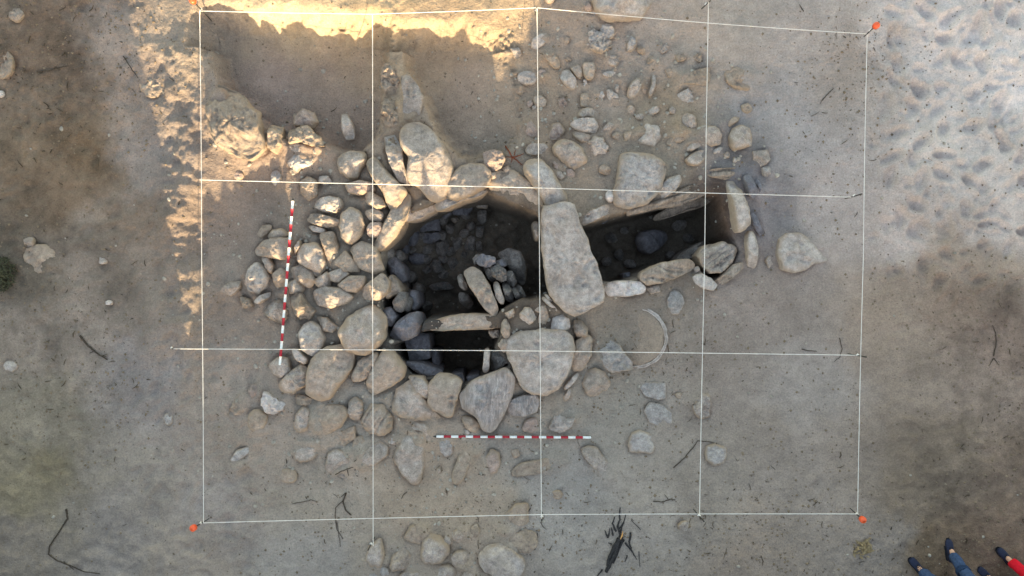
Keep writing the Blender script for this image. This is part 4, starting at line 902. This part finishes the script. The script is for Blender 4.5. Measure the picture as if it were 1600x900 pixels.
# ------------------------------------------------------------------ unseen bank added south of the dig, its crest notched to shape sun and shade
CREST = [(-400,3.6),(100,3.4),(225,3.0),(262,2.5),(280,2.1),(288,1.82),(318,1.84),(332,2.08),(356,2.02),(395,2.03),(425,2.10),(434,2.08),(437,1.98),(445,1.98),(448,2.14),(460,2.14),(463,1.90),(477,1.90),(481,2.12),(500,2.12),(508,2.10),(513,1.86),(529,1.86),(534,2.12),(560,2.14),
 (572,2.27),(579,2.25),(583,1.88),(595,1.88),(599,2.12),(607,2.14),(614,1.97),(648,1.97),(656,2.16),(676,2.2),(687,2.40),(694,2.2),(706,2.18),(722,2.18),(742,2.22),(770,2.42),(777,2.40),(784,2.06),(803,2.14),(845,2.29),(879,2.42),(904,2.52),(940,2.64),(985,3.0),(1040,4.4),(1300,4.8),(2000,5.0)]
cu = np.array([(c[0]-800)/122.2 for c in CREST]); cz = np.minimum(np.array([c[1] for c in CREST])-4*math.tan(SUN_EL), 2.5)
us = np.concatenate([np.linspace(-60, -8, 40), np.arange(-7.95, 8, .025), np.linspace(8.1, 60, 40)])
vs_ = np.array([-4.35, -4.55, -4.8, -5.05, -5.3, -5.55, -5.8, -6.0, -6.25, -6.7, -7.5, -9, -12, -17, -25])
pr = np.array([-.02, .03, .13, .32, .56, .78, .90, 1.0, .92, .82, .7, .5, .3, .12, -.02])
HV = []
for j, v in enumerate(vs_):
    for u in us:
        c = float(np.interp(u, cu, cz)) + .035*math.sin(u*9.1)*math.sin(u*23.7+1) + .02*math.sin(u*47+2*math.sin(u*13))
        xx = u-SUN_TILT*v
        nz = 0 if abs(v+6) < .01 else .03*float(vnoise(np.array([xx*1.3]), np.array([v*1.3]), np.array([0.]), 5)[0])*pr[j]
        HV.append((xx, v, c*pr[j]+nz-.02))
nu = len(us)
HF = [(j*nu+i, (j+1)*nu+i, (j+1)*nu+i+1, j*nu+i+1) for j in range(len(vs_)-1) for i in range(nu-1)]
ho = new_mesh('shade_bank', HV, HF, M['shade_bank']); tag(ho, 'unseen shade bank added below the dig', None, kind='structure')

# ------------------------------------------------------------------ strings of the grid
SZ = .22
def string(pts, label, r=.0043):
    q = []
    for (a, b), (c, d) in zip(pts[:-1], pts[1:]):
        n = 9
        for k in range(n):
            t = k/n; p = P(a+(c-a)*t, b+(d-b)*t, SZ); p[2] -= .012*math.sin(math.pi*t); q.append(p)
    q.append(P(*pts[-1], SZ))
    V, F = tube(q, r, 6)
    o = new_mesh('grid_string', V, F, M['string']); tag(o, label, 'string', 'white strings of the survey grid')
    return o
string([(312,17),(315,400),(318,817)], 'white string marking the western edge of the grid')
string([(582,22),(582,440),(583,853)], 'white upright string passing above the round stones by the left chamber')
string([(839,12),(843,400),(846,810)], 'white string crossing the long cover slab lengthwise')
string([(1107,3),(1101,400),(1093,806)], 'white string running over the end slab of the dark stone chamber')
string([(1355,54),(1349,400),(1340,803)], 'white string marking the eastern edge of the grid')
string([(312,17),(582,22),(839,12),(1107,36),(1354,53)], 'white string along the top edge of the grid by the sunlit bank')
string([(312,281),(820,293),(1330,308)], 'white string crossing above the mouths of both chambers')
string([(270,545),(800,548),(1337,555)], 'white string crossing the big flat trapezoid stone and the millstone')
string([(318,817),(846,804),(1340,803)], 'white string along the bottom edge of the grid by the charred wood')

# stakes
def stake(base, top, label, cap=False, zt=.32, r=.008):
    b = on_ground(*base, -.06); t = P(*top, zt)
    e = empty('survey_stake' if cap else 'ground_peg', (b[0], b[1], b[2]), label, 'stake' if cap else 'peg', 'stakes and pegs of the grid')
    d = Vector(tuple(t-b))
    V, F = tube([Vector((0, 0, 0)), d*.5, d], [r*.7, r, r], 8)
    new_mesh('rod', V, F, M['iron'], e)
    if cap:
        n = d.normalized()
        V, F = tube([d-n*.03, d-n*.028, d, d+n*.02, d+n*.032, d+n*.036], [.012, .038, .042, .040, .028, .006], 16)
        new_mesh('cap', V, F, M['orange'], e)
    # string knot
    kp = d*.62
    V, F = tube([kp+Vector((-.014, 0, -.01)), kp+Vector((.0, .014, 0)), kp+Vector((.014, 0, .01))], [.008, .014, .008], 8)
    new_mesh('string_knot', V, F, M['string'], e)
stake((318,22), (301,1), 'orange capped stake at the sunlit northwest corner of the grid', True)
stake((1350,58), (1369,40), 'orange capped stake at the pale sandy northeast corner of the grid', True)
stake((328,810), (302,825), 'orange capped stake at the southwest corner of the grid', True)
stake((1328,793), (1348,812), 'orange capped stake at the southeast corner nearest the people', True)
stake((1319,311), (1347,303), 'dark peg at the end of the string above the chambers', zt=.25)
stake((1322,552), (1354,558), 'dark peg at the end of the string over the millstone', zt=.25)
stake((1082,794), (1100,815), 'dark peg near the bottom string beside a small buried stone', zt=.25)
stake((586,838), (575,860), 'dark peg below the bottom string near the stone cluster', zt=.25)
stake((848,800), (846,814), 'short knotted peg on the bottom string', zt=.25)
stake((1095,14), (1110,1), 'dark peg beyond the top string at the picture edge', zt=.25)
stake((836,22), (839,11), 'short peg on the top string beside the shade line', zt=.25)
stake((262,545), (270,545), 'small pale peg on the trodden ridge west of the grid', zt=.25)

# ------------------------------------------------------------------ range poles
def range_pole(a, b, za, zb, label, n=21):
    A = Vector(tuple(P(*a, za))); B = Vector(tuple(P(*b, zb))); d = (B-A); Ld = d.length; d.normalize()
    e = empty('range_pole', tuple(A), label, 'range pole', 'red and white range poles')
    r = .0165
    tip = new_mesh('steel_tip', *tube([Vector((0, 0, 0))-d*.05, Vector((0, 0, 0))-d*.01, Vector((0, 0, 0))], [.004, .012, .014], 12), M['iron'], e)
    for k in range(n):
        p, q = d*(Ld*k/n), d*(Ld*(k+1)/n)
        new_mesh('white_band' if k % 2 == 0 else 'red_band', *tube([p, q], r, 14), M['white' if k % 2 == 0 else 'red'], e, )
    V, F = tube([d*Ld, d*(Ld+.012)], [r*1.02, r*.8], 14); new_mesh('end_cap', V, F, M['white'], e)
range_pole((457.5,314), (437.5,569), .13, .09, 'red and white range pole lying across the piled stones')
range_pole((682,682), (922,683.5), -.05, -.06, 'red and white range pole lying level on the sand')

# ------------------------------------------------------------------ millstone with its hole, half under sand
def millstone():
    c = P(993, 527, -.078); R = .40
    e = empty('millstone', tuple(c), 'round brown millstone with a central hole half buried in sand', 'millstone')
    NS = 72; prof = [(.035, -.10), (.04, -.02), (.052, .004), (.12, .008), (.22, .010), (.30, .010), (.35, .006), (.362, -.006), (.364, -.10)]
    V, F = [], []
    for i, (r, z) in enumerate(prof):
        for k in range(NS):
            t = 2*math.pi*k/NS
            rr2 = r*(1+(.012 if r > .34 else .004)*float(vnoise(np.array([math.cos(t)*4]), np.array([math.sin(t)*4]), np.array([r*9]), 3)[0]))
            n = .006*float(vnoise(np.array([r*math.cos(t)*14]), np.array([r*math.sin(t)*14]), np.array([0.]), 8)[0])
            V.append((rr2*math.cos(t), rr2*math.sin(t), z+n))
    for i in range(len(prof)-1):
        for k in range(NS):
            F.append((i*NS+k, (i+1)*NS+k, (i+1)*NS+(k+1) % NS, i*NS+(k+1) % NS))
    o = new_mesh('disc', V, F, M['ground'], e)
    tn = o.data.attributes.new('tint', 'FLOAT_COLOR', 'POINT'); tn.data.foreach_set('color', np.tile(np.array([*(np.array(lin((146, 137, 124)))*WARM), 1]), len(V)).astype(np.float32))
    at = o.data.attributes.new('edge', 'FLOAT', 'POINT'); at.data.foreach_set('value', np.repeat([1-smooth(.33, .37, np.array(p[0])) for p in prof], NS).astype(np.float32))
    V, F = [], []
    pr2 = [(.360, -.10), (.362, .002), (.366, .007), (.374, .006), (.379, -.004), (.382, -.012), (.386, -.006), (.394, -.008), (.402, -.006), (.407, -.03), (.402, -.12)]
    for r, z in pr2:
        for k in range(NS):
            t = 2*math.pi*k/NS; g = 1+.022*float(vnoise(np.array([math.cos(t)*7]), np.array([math.sin(t)*7]), np.array([r*14]), 3)[0])
            V.append((r*g*math.cos(t), r*g*math.sin(t), z+.008*float(vnoise(np.array([math.cos(t)*11]), np.array([math.sin(t)*11]), np.array([r*30]), 6)[0])))
    for i in range(len(pr2)-1):
        for k in range(NS):
            F.append((i*NS+k, (i+1)*NS+k, (i+1)*NS+(k+1) % NS, i*NS+(k+1) % NS))
    new_mesh('rim', V, F, M['p'], e)
    e.rotation_euler = (math.radians(-1.0), math.radians(-11.5), 0)
M['mill'] = stone_mat('millstone_brown', lin((158, 147, 132)), lin((142, 132, 119)), .8, sand=.9)
millstone()

# ------------------------------------------------------------------ twigs, roots, charred wood
M['gritmat'] = plain_mat('grit_stone', lin((156, 146, 135)), .95, .1, .4, 14)
def twig(name, label, cat, branches, mat='twig', group='twigs and roots on the sand'):
    """branches: list of (points in photo, radius start, radius end)"""
    first = on_ground(*branches[0][0][0])
    vf = []
    for pts, r0, r1 in branches:
        q = []
        for a, b in zip(pts[:-1], pts[1:]):
            for k in range(4):
                t = k/4; q.append((a[0]+(b[0]-a[0])*t+random.uniform(-.5, .5), a[1]+(b[1]-a[1])*t+random.uniform(-.5, .5)))
        q.append(pts[-1]); n = len(q)
        rad = [r0+(r1-r0)*i/(n-1) for i in range(n)]
        w3 = [on_ground(*p, rad[i]*.7+.002)-first for i, p in enumerate(q)]
        vf.append(tube(w3, rad, 6, .18))
    V, F = merge(*vf)
    o = new_mesh(name, V, F, M[mat]); o.location = tuple(map(float, first)); tag(o, label, cat, group)
    return o
twig('root', 'long dark curved root beside the trodden sand', 'root', [([(104,795),(106,810),(92,832),(78,852),(76,866),(90,876),(112,884),(132,893),(156,896)], .011, .005), ([(106,810),(98,820)], .006, .004), ([(100,877),(116,890)], .006, .003)])
twig('twig', 'thin bent twig beside the eastern half-buried stones', 'twig', [([(1052,731),(1070,714),(1082,700),(1090,689),(1108,690),(1120,693)], .007, .004)])
twig('twig', 'dark forked twig crossing the bottom string', 'twig', [([(541,770),(536,784),(540,796),(549,805)], .010, .008), ([(536,782),(524,793),(524,806),(527,828),(536,842)], .005, .004), ([(527,816),(532,854)], .004, .003), ([(541,770),(533,776)], .006, .004)])
twig('twig', 'dark angled twig under a broken stone by the lower edge', 'twig', [([(524,741),(534,736),(543,733),(552,730)], .006, .004), ([(543,734),(545,743)], .006, .004)])
twig('root', 'short dark root on bare soil west of the grid', 'root', [([(126,524),(136,538),(148,548),(158,556),(168,562)], .014, .007), ([(148,548),(140,552)], .006, .003), ([(158,556),(168,553)], .006, .003)])
twig('twig', 'dark straight twig on the brown soil near the northwest', 'twig', [([(58,113),(78,110),(96,105),(108,103)], .007, .003)])
twig('twig', 'slanting twig between the bare soil and a sandy round stone', 'twig', [([(193,88),(205,107),(216,122)], .007, .003)])
twig('twig', 'little forked dark twig in the southern sand beside the string end', 'twig', [([(1020,783),(1036,784),(1046,780),(1055,781)], .006, .005), ([(1044,780),(1038,772)], .004, .002)])
twig('twig', 'thin dark twig near the east peg', 'twig', [([(1311,528),(1316,545),(1312,558),(1303,565)], .005, .003)])
twig('twig', 'short dark twig left of the thin twig at the east string', 'twig', [([(1252,545),(1264,548),(1276,549)], .006, .004)])
twig('twig', 'dark stick beside the pale trampled sand in the east', 'twig', [([(1284,157),(1294,146),(1302,138)], .007, .004), ([(1284,157),(1281,162)], .004, .003)])
twig('twig', 'dark sprig near the eastern brown soil', 'twig', [([(1552,556),(1556,538),(1555,520),(1550,508)], .008, .003), ([(1552,560),(1546,571)], .006, .003), ([(1553,560),(1560,570)], .006, .003)])
twig('twig', 'thin twig under the bottom string near the southwest', 'twig', [([(456,787),(474,784),(486,781),(494,783)], .004, .003)])
twig('twig', 'curved twig at the foot of the southwest sand', 'twig', [([(836,858),(838,846),(840,833)], .005, .003), ([(836,858),(828,861)], .004, .003)])
twig('red_root_tuft', 'small tuft of reddish roots between stones above the chamber', 'root tuft', [([(790,228),(796,238),(801,246)], .009, .006), ([(801,246),(812,243),(818,240)], .007, .003), ([(801,246),(790,245)], .006, .003), ([(801,246),(798,255)], .006, .003), ([(801,246),(810,253),(816,258)], .007, .004), ([(803,243),(806,234)], .005, .003)], 'root')
def stump():
    o1 = twig('charred_wood', 'charred splintered wood lying in the southern sand', 'charred wood', [
        ([(970,836),(965,848),(961,862),(955,876),(947,893)], .031, .022), ([(966,840),(958,858),(951,872),(949,884)], .026, .02), ([(973,842),(966,860),(958,880)], .022, .01),
        ([(970,838),(965,822),(968,812),(969,793)], .016, .006), ([(968,835),(973,820),(978,803)], .012, .004), ([(962,830),(957,818),(961,804)], .014, .005), ([(966,828),(975,815)], .010, .005),
        ([(985,832),(983,846),(986,858)], .012, .009), ([(977,848),(985,858),(992,869)], .012, .005), ([(985,856),(995,874)], .008, .004), ([(950,840),(945,828)], .013, .005), ([(950,840),(953,825)], .011, .004), ([(941,890),(931,903)], .012, .006), ([(958,836),(955,824)], .012, .006),
        ([(956,850),(950,848)], .009, .004), ([(980,868),(976,878)], .008, .004), ([(998,862),(1000,886)], .005, .003), ([(1001,828),(986,812)], .004, .003)], 'char')
    c = on_ground(971, 834, .05)-np.array(o1.location)
    V, F = tube([Vector(tuple(c))+Vector((-.02, -.05, 0)), Vector(tuple(c))+Vector((0, 0, .01)), Vector(tuple(c))+Vector((.012, .05, 0))], [.005, .011, .004], 8, .3)
    new_mesh('bare_wood', V, F, M['bare'], o1)
M['bare'] = plain_mat('split_orange_wood', lin((205, 150, 92)), .7, .2, .4, 50)
stump()

# plant tufts
def tuft(cx, cy, rx, ry, n, h, label, mat='leaf', name='heather_tuft', cat='plant', ls=.03):
    b = on_ground(cx, cy); vf = []
    for k in range(n):
        a = random.uniform(0, 6.28); q = math.sqrt(random.random()); x = rx*q*math.cos(a); y = ry*q*math.sin(a)
        hh = h*(1-.6*q)*random.uniform(.4, 1)
        c = Vector((x, y, hh)); d = Vector((random.uniform(-1, 1), random.uniform(-1, 1), random.uniform(-.2, .7))).normalized(); s = d.cross(Vector((0, 0, 1))).normalized() if abs(d.z) < .95 else Vector((1, 0, 0))
        l = ls*random.uniform(.5, 1.4)
        vf.append(([c-d*l, c+s*l*.3+Vector((0, 0, .004)), c+d*l, c-s*l*.3], [(0, 1, 2, 3)]))
        if k % 12 == 0:
            vf.append(tube([Vector((x*.3, y*.3, 0)), Vector((x*.8, y*.8, hh*.6)), c], [.005, .004, .002], 4))
    V, F = merge(*vf); o = new_mesh(name, V, F, M[mat]); o.location = tuple(map(float, b)); tag(o, label, cat)
    return o
tuft(8, 428, .17, .22, 420, .16, 'low dark green heather tuft on bare western soil')
tuft(1346, 858, .12, .13, 46, .05, 'clump of dry leaves and twigs near the southeast stake', 'dryleaf', 'dry_leaf_clump', 'leaf clump', .05)

# ------------------------------------------------------------------ litter and crumbs: nobody could count them
def scatter(n, dens, make):
    vf = []
    while n > 0:
        px, py = random.uniform(-20, 1620), random.uniform(-20, 920)
        if random.random() > dens(px, py): continue
        p = P(px, py, 0); z = gat(p[0], p[1])
        if z < -.6 and random.random() < .5: continue
        n -= 1; vf.append(make(Vector((p[0], p[1], z))))
    return merge(*vf)
BL = [(1540,520,60,.9),(1560,700,70,.8),(1500,860,60,1),(1560,860,50,.9),(1180,880,90,1),(1050,880,60,.8),(120,60,90,.6),(60,80,70,.8),(240,90,40,.7),(130,240,120,.5),(30,420,40,1),(120,560,80,.5),(60,650,90,.4),(200,640,40,.5),(740,780,90,.5),(470,780,80,.4),(880,800,70,.5),(1020,560,60,.5),(1000,600,60,.5),(1320,100,50,.35),(1340,170,60,.35),(1350,60,40,.7),(1270,240,60,.3),(1300,680,50,.3),(1380,850,40,.8),(330,380,20,.4),(700,170,70,.25),(1080,560,60,.4)]
def dens(px, py):
    d = .05
    for x, y, r, k in BL: d += k*math.exp(-((px-x)**2+(py-y)**2)/(2*r*r))
    return d
def mk_twig(c):
    a = random.uniform(0, 6.28); l = random.choice((.008, .008, .012, .012, .018, .045))*random.uniform(.6, 1.4); r = random.uniform(.0025, .006)
    d = Vector((math.cos(a), math.sin(a), random.uniform(-.08, .2))); b = Vector((-d.y, d.x, 0))*random.uniform(-.3, .3)*l
    return tube([c-d*l+Vector((0, 0, r)), c+b+Vector((0, 0, r*1.6)), c+d*l+Vector((0, 0, r))], [r, r*1.2, r*.5], 3)
V, F = scatter(1000, lambda a, b: dens(a, b)**1.5*1.2, mk_twig); o = new_mesh('twig_litter', V, F, M['litter']); tag(o, 'bits of dark plant litter strewn over the sand', None, kind='stuff')
def mk_crumb(c):
    s = random.choice((.006, .008, .012, .018))*random.uniform(.7, 1.3)
    R = lambda: random.uniform(.6, 1.2)*s
    V = [c+Vector((R(), 0, 0)), c+Vector((0, R(), 0)), c+Vector((-R(), 0, 0)), c+Vector((0, -R(), 0)), c+Vector((0, 0, R()*.9)), c-Vector((0, 0, s))]
    return V, [(0, 1, 4), (1, 2, 4), (2, 3, 4), (3, 0, 4), (1, 0, 5), (2, 1, 5), (3, 2, 5), (0, 3, 5)]
V, F = scatter(7000, lambda a, b: .12+dens(a, b), mk_crumb); o = new_mesh('soil_crumbs', V, F, M['crumb'], None, False); tag(o, 'crumbs of soil and grit lying on the ground', None, kind='stuff')

RUB = [(520,420,120,1),(560,620,110,.8),(720,640,110,.7),(900,150,110,1),(1020,130,80,1),(1080,230,60,1),(900,240,60,.8),(840,500,60,1),(900,600,60,.6),(480,230,50,.8),(1150,260,50,.8),(620,160,30,1),(700,850,80,.7),(1130,430,40,.6)]
def rdens(px, py):
    return min(1, .02+sum(.9*k*math.exp(-((px-x)**2+(py-y)**2)/(2*r*r)) for x, y, r, k in RUB))
def mk_grit(c):
    s = random.choice((.010, .012, .016, .022, .030))*random.uniform(.7, 1.2); V = []
    e = random.uniform(.6, 1); a0 = random.uniform(0, 6.28)
    for z_, r_ in ((-.5, 1.0), (.25, .95), (.7, .55)):
        for k in range(7):
            a = 6.283*k/7; rr2 = s*r_*random.uniform(.82, 1.15); x_, y_ = rr2*math.cos(a), rr2*e*math.sin(a)
            V.append(c+Vector((x_*math.cos(a0)-y_*math.sin(a0), x_*math.sin(a0)+y_*math.cos(a0), z_*s*.8)))
    F = [(i*7+k, i*7+(k+1) % 7, i*7+7+(k+1) % 7, i*7+7+k) for i in range(2) for k in range(7)]+[tuple(range(14, 21))]
    return V, F
V, F = scatter(1500, rdens, mk_grit); o = new_mesh('gravel', V, F, M['gritmat'], None, False); tag(o, 'small broken stones and grit between the rubble', None, kind='stuff')

# ------------------------------------------------------------------ the two people at the southeast corner
def skin_body(name, verts, edges, mat, parent=None, sub=2, root=0):
    me = bpy.data.meshes.new(name); me.from_pydata([v[:3] for v in verts], edges, []); 
    o = bpy.data.objects.new(name, me); COL.objects.link(o)
    md = o.modifiers.new('skin', 'SKIN'); md.use_smooth_shade = True
    sv = me.skin_vertices[0].data if me.skin_vertices else None
    if sv is None:
        bm = bmesh.new(); bm.from_mesh(me); bm.verts.layers.skin.verify(); bm.to_mesh(me); bm.free(); sv = me.skin_vertices[0].data
    for i, v in enumerate(verts):
        r = v[3]; sv[i].radius = (r, r) if not isinstance(r, tuple) else r; sv[i].use_root = (i == root)
    s = o.modifiers.new('sub', 'SUBSURF'); s.levels = sub; s.render_levels = sub
    if name in ('trousers', 'jacket'):
        tx = bpy.data.textures.get('folds') or bpy.data.textures.new('folds', 'CLOUDS'); tx.noise_scale = .07
        dm = o.modifiers.new('folds', 'DISPLACE'); dm.texture = tx; dm.strength = .035; dm.texture_coords = 'GLOBAL'
    me.materials.append(M[mat])
    if parent: o.parent = parent
    return o

def loft(secs, seg=20):
    """secs: (centre, half width, half height, forward dir)"""
    V, F = [], []
    for c, hw, hh, side in secs:
        for k in range(seg):
            a = 2*math.pi*k/seg; ca, sa = math.cos(a), math.sin(a)
            x = hw*math.copysign(abs(ca)**.75, ca); z = hh*math.copysign(abs(sa)**.75, sa)
            V.append(Vector(c)+Vector(side)*x+Vector((0, 0, z)))
    n = len(secs)
    for i in range(n-1):
        for k in range(seg):
            F.append((i*seg+k, (i+1)*seg+k, (i+1)*seg+(k+1) % seg, i*seg+(k+1) % seg))
    F.append(tuple(reversed(range(seg)))); F.append(tuple(range((n-1)*seg, n*seg)))
    return V, F

def shoe(parent, ankle, fwd):
    f = Vector((fwd[0], fwd[1], 0)).normalized(); s = Vector((f.y, -f.x, 0)); a = Vector(ankle); a.z = 0
    secs = []
    for t, w_, h0, h1 in ((-.085, .018, .02, .07), (-.08, .030, .012, .085), (-.05, .038, .01, .10), (0, .041, .01, .105), (.05, .042, .01, .088), (.09, .046, .01, .068), (.13, .049, .01, .056), (.165, .045, .01, .048), (.19, .033, .012, .040), (.202, .014, .016, .030)):
        secs.append((a+f*t+Vector((0, 0, (h0+h1)/2+.012)), w_, (h1-h0)/2, s))
    o = new_mesh('shoe', *loft(secs), M['navy'], parent)
    secs = [(a+f*t+Vector((0, 0, .012)), w_, .012, s) for t, w_ in ((-.09, .02), (-.084, .035), (-.04, .043), (.04, .044), (.10, .051), (.15, .052), (.185, .042), (.208, .018))]
    new_mesh('sole', *loft(secs), M['sole'], o)
    vf = [tube([a+f*t-s*.022+Vector((0, 0, h)), a+f*t+Vector((0, 0, h+.012)), a+f*t+s*.022+Vector((0, 0, h))], .0045, 6) for t, h in ((.045, .10), (.065, .092), (.085, .084), (.105, .076))]
    new_mesh('laces', *merge(*vf), M['sole'], o)

def person(feet, fwds, hip, face, label, trouser, cuff, seed):
    g0 = gat(hip[0], hip[1]); root = Vector((hip[0], hip[1], g0))
    f = Vector((face[0], face[1], 0)).normalized(); s = Vector((f.y, -f.x, 0))     # s points to the person's right
    V, E = [], []
    def v(p, r): V.append((p.x, p.y, p.z, r)); return len(V)-1
    def e(a, b): E.append((a, b))
    O = Vector((0, 0, 0)); U = Vector((0, 0, 1))
    pel = v(O+U*.95, (.15, .11)); wst = v(O+U*1.10, (.135, .10)); ch = v(O+U*1.30+f*.01, (.16, .115)); up = v(O+U*1.43, (.12, .09)); nk = v(O+U*1.50, .052); nk2 = v(O+U*1.555+f*.012, .05)
    hd = v(O+U*1.63+f*.02, (.072, .085)); hd2 = v(O+U*1.70+f*.01, (.074, .09)); tp = v(O+U*1.765, (.05, .06))
    for a, b in ((pel, wst), (wst, ch), (ch, up), (up, nk), (nk, nk2), (nk2, hd), (hd, hd2), (hd2, tp)): e(a, b)
    ank = []
    for i, (fp, fw) in enumerate(zip(feet, fwds)):
        a = Vector((fp[0]-root.x, fp[1]-root.y, gat(fp[0], fp[1])-g0)); sgn = -1 if i == 0 else 1
        hj = O+U*.88+s*sgn*.085
        kn = (hj+a)*.5+f*.03+U*.04; kn.z = .5
        h = v(hj, .088); e(pel, h); m = v((hj+kn)*.5, .074); e(h, m); k = v(kn, .056); e(m, k)
        cf = v((kn*.6+(a+U*.1)*.4)-f*.012, .054); e(k, cf); an = v(a+U*.10, .036); e(cf, an)
        ft = v(a+U*.05+Vector((fw[0], fw[1], 0)).normalized()*.09, .03); e(an, ft)
        ank.append((a, fw, hj, kn))
    for sgn in (-1, 1):
        sh_ = O+U*1.415+s*sgn*.175; el = O+U*1.14+s*sgn*.22-f*.02; wr = O+U*.92+s*sgn*.235+f*.06
        a = v(sh_, .055); e(up, a); b = v(el, .04); e(a, b); c = v(wr, .026); e(b, c)
        pm = wr-U*.075+f*.015; p = v(pm, (.038, .018)); e(c, p)
        for q, (off, ln) in enumerate(((.030, .062), (.010, .072), (-.010, .067), (-.029, .052))):
            b0 = v(pm-U*.03+f*off, .0095); e(p, b0); b1 = v(pm-U*(.03+ln*.55)+f*(off+.004)-s*sgn*.008, .0085); e(b0, b1); b2 = v(pm-U*(.03+ln)+f*off-s*sgn*.024, .0075); e(b1, b2)
        t0 = v(wr-U*.045+f*.045, .011); e(c, t0); t1 = v(wr-U*.085+f*.065-s*sgn*.012, .0095); e(t0, t1)
    body = skin_body('person', V, E, 'skin', None, 2, pel)
    body.location = root; tag(body, label, 'person', 'people standing at the corner')
    # trousers, one leg skin each side joined at the hips
    TV, TE = [], []
    def tv(p, r): TV.append((p.x, p.y, p.z, r)); return len(TV)-1
    w0 = tv(O+U*1.04, (.165, .125)); w1 = tv(O+U*.93, (.18, .135)); TE.append((w0, w1))
    for a, fw, hj, kn in ank:
        i0 = tv(hj, .108); TE.append((w1, i0)); i1 = tv((hj+kn)*.5, .096); TE.append((i0, i1)); i2 = tv(kn, .082); TE.append((i1, i2)); i3 = tv(kn*.5+(a+U*.1)*.5-f*.012, .078); TE.append((i2, i3)); i4 = tv(a+U*.13, .066); TE.append((i3, i4)); i5 = tv(a+U*.07+Vector((fw[0], fw[1], 0)).normalized()*.015, .066); TE.append((i4, i5))
    skin_body('trousers', TV, TE, trouser, body, 2, 1)
    for a, fw, hj, kn in ank:
        shoe(body, a, fw)
        if cuff:
            lo = a+U*.30+(kn-a)*.0; c1 = a.lerp(kn, .52); c2 = a.lerp(kn, .66)
            new_mesh('trouser_patch', *tube([c1, c1.lerp(c2, .2), c1.lerp(c2, .8), c2], [.078, .086, .088, .082], 18), M['jeans_d'], body)
    JV = [(0, 0, .90, (.19, .145)), (0, 0, 1.1, (.17, .135)), (f.x*.01, f.y*.01, 1.3, (.19, .14)), (0, 0, 1.42, (.14, .11)), (0, 0, 1.49, .07)]; JE = [(0, 1), (1, 2), (2, 3), (3, 4)]
    for sgn in (-1, 1):
        sh_ = O+U*1.415+s*sgn*.175; el = O+U*1.14+s*sgn*.22-f*.02; wr = O+U*.95+s*sgn*.234+f*.055
        i = len(JV); JV += [(*sh_, .072), (*el, .056), (*wr, .044)]; JE += [(3, i), (i, i+1), (i+1, i+2)]
    skin_body('jacket', JV, JE, 'jacket', body, 2, 2)
    # hair cap, eyes, nose, ears
    HVv, HFf = [], []
    n1, n2 = 10, 20
    for i in range(n1+1):
        ph = math.pi*.56*i/n1
        for k in range(n2):
            t = 2*math.pi*k/n2; d = f*math.cos(t)+s*math.sin(t)
            fr = 1 if math.cos(t) < .3 else 1-.35*(i/n1)
            HVv.append(O+U*(1.70+.092*math.cos(ph*fr))-f*.008+d*(.092*math.sin(ph*fr))*1.02)
    for i in range(n1):
        for k in range(n2): HFf.append((i*n2+k, (i+1)*n2+k, (i+1)*n2+(k+1) % n2, i*n2+(k+1) % n2))
    new_mesh('hair', HVv, HFf, M['hair'], body)
    for sgn in (-1, 1):
        c = O+U*1.668+f*.083+s*sgn*.031
        new_mesh('eye', *tube([c-f*.008, c-f*.002, c+f*.004, c+f*.008], [.010, .012, .009, .002], 10), M['eye'], body)
        c = O+U*1.65+s*sgn*.078
        new_mesh('ear', *tube([c-U*.03, c, c+U*.028], [.008, .016, .012], 8), M['skin'], body)
    c = O+U*1.64+f*.088
    new_mesh('nose', *tube([c+U*.03-f*.004, c+f*.006, c+f*.014-U*.012, c-U*.02], [.007, .010, .014, .010], 8), M['skin'], body)
    c = O+U*1.595+f*.084
    new_mesh('mouth', *tube([c-s*.024, c+f*.004, c+s*.024], [.003, .006, .003], 8), M['redcloth'], body)
def G2(px, py): return tuple(P(px, py, .06)[:2])
person([G2(1440, 893), G2(1486, 868)], [(-.62, .78), (-.08, 1)], G2(1478, 922), (-.2, 1), 'person in blue jeans and navy shoes standing with one foot forward', 'jeans', True, 1)
person([G2(1548, 906), G2(1577, 877)], [(-.7, .7), (-.62, .78)], G2(1592, 922), (-.6, .8), 'person in red trousers and dark shoes', 'redcloth', False, 2)
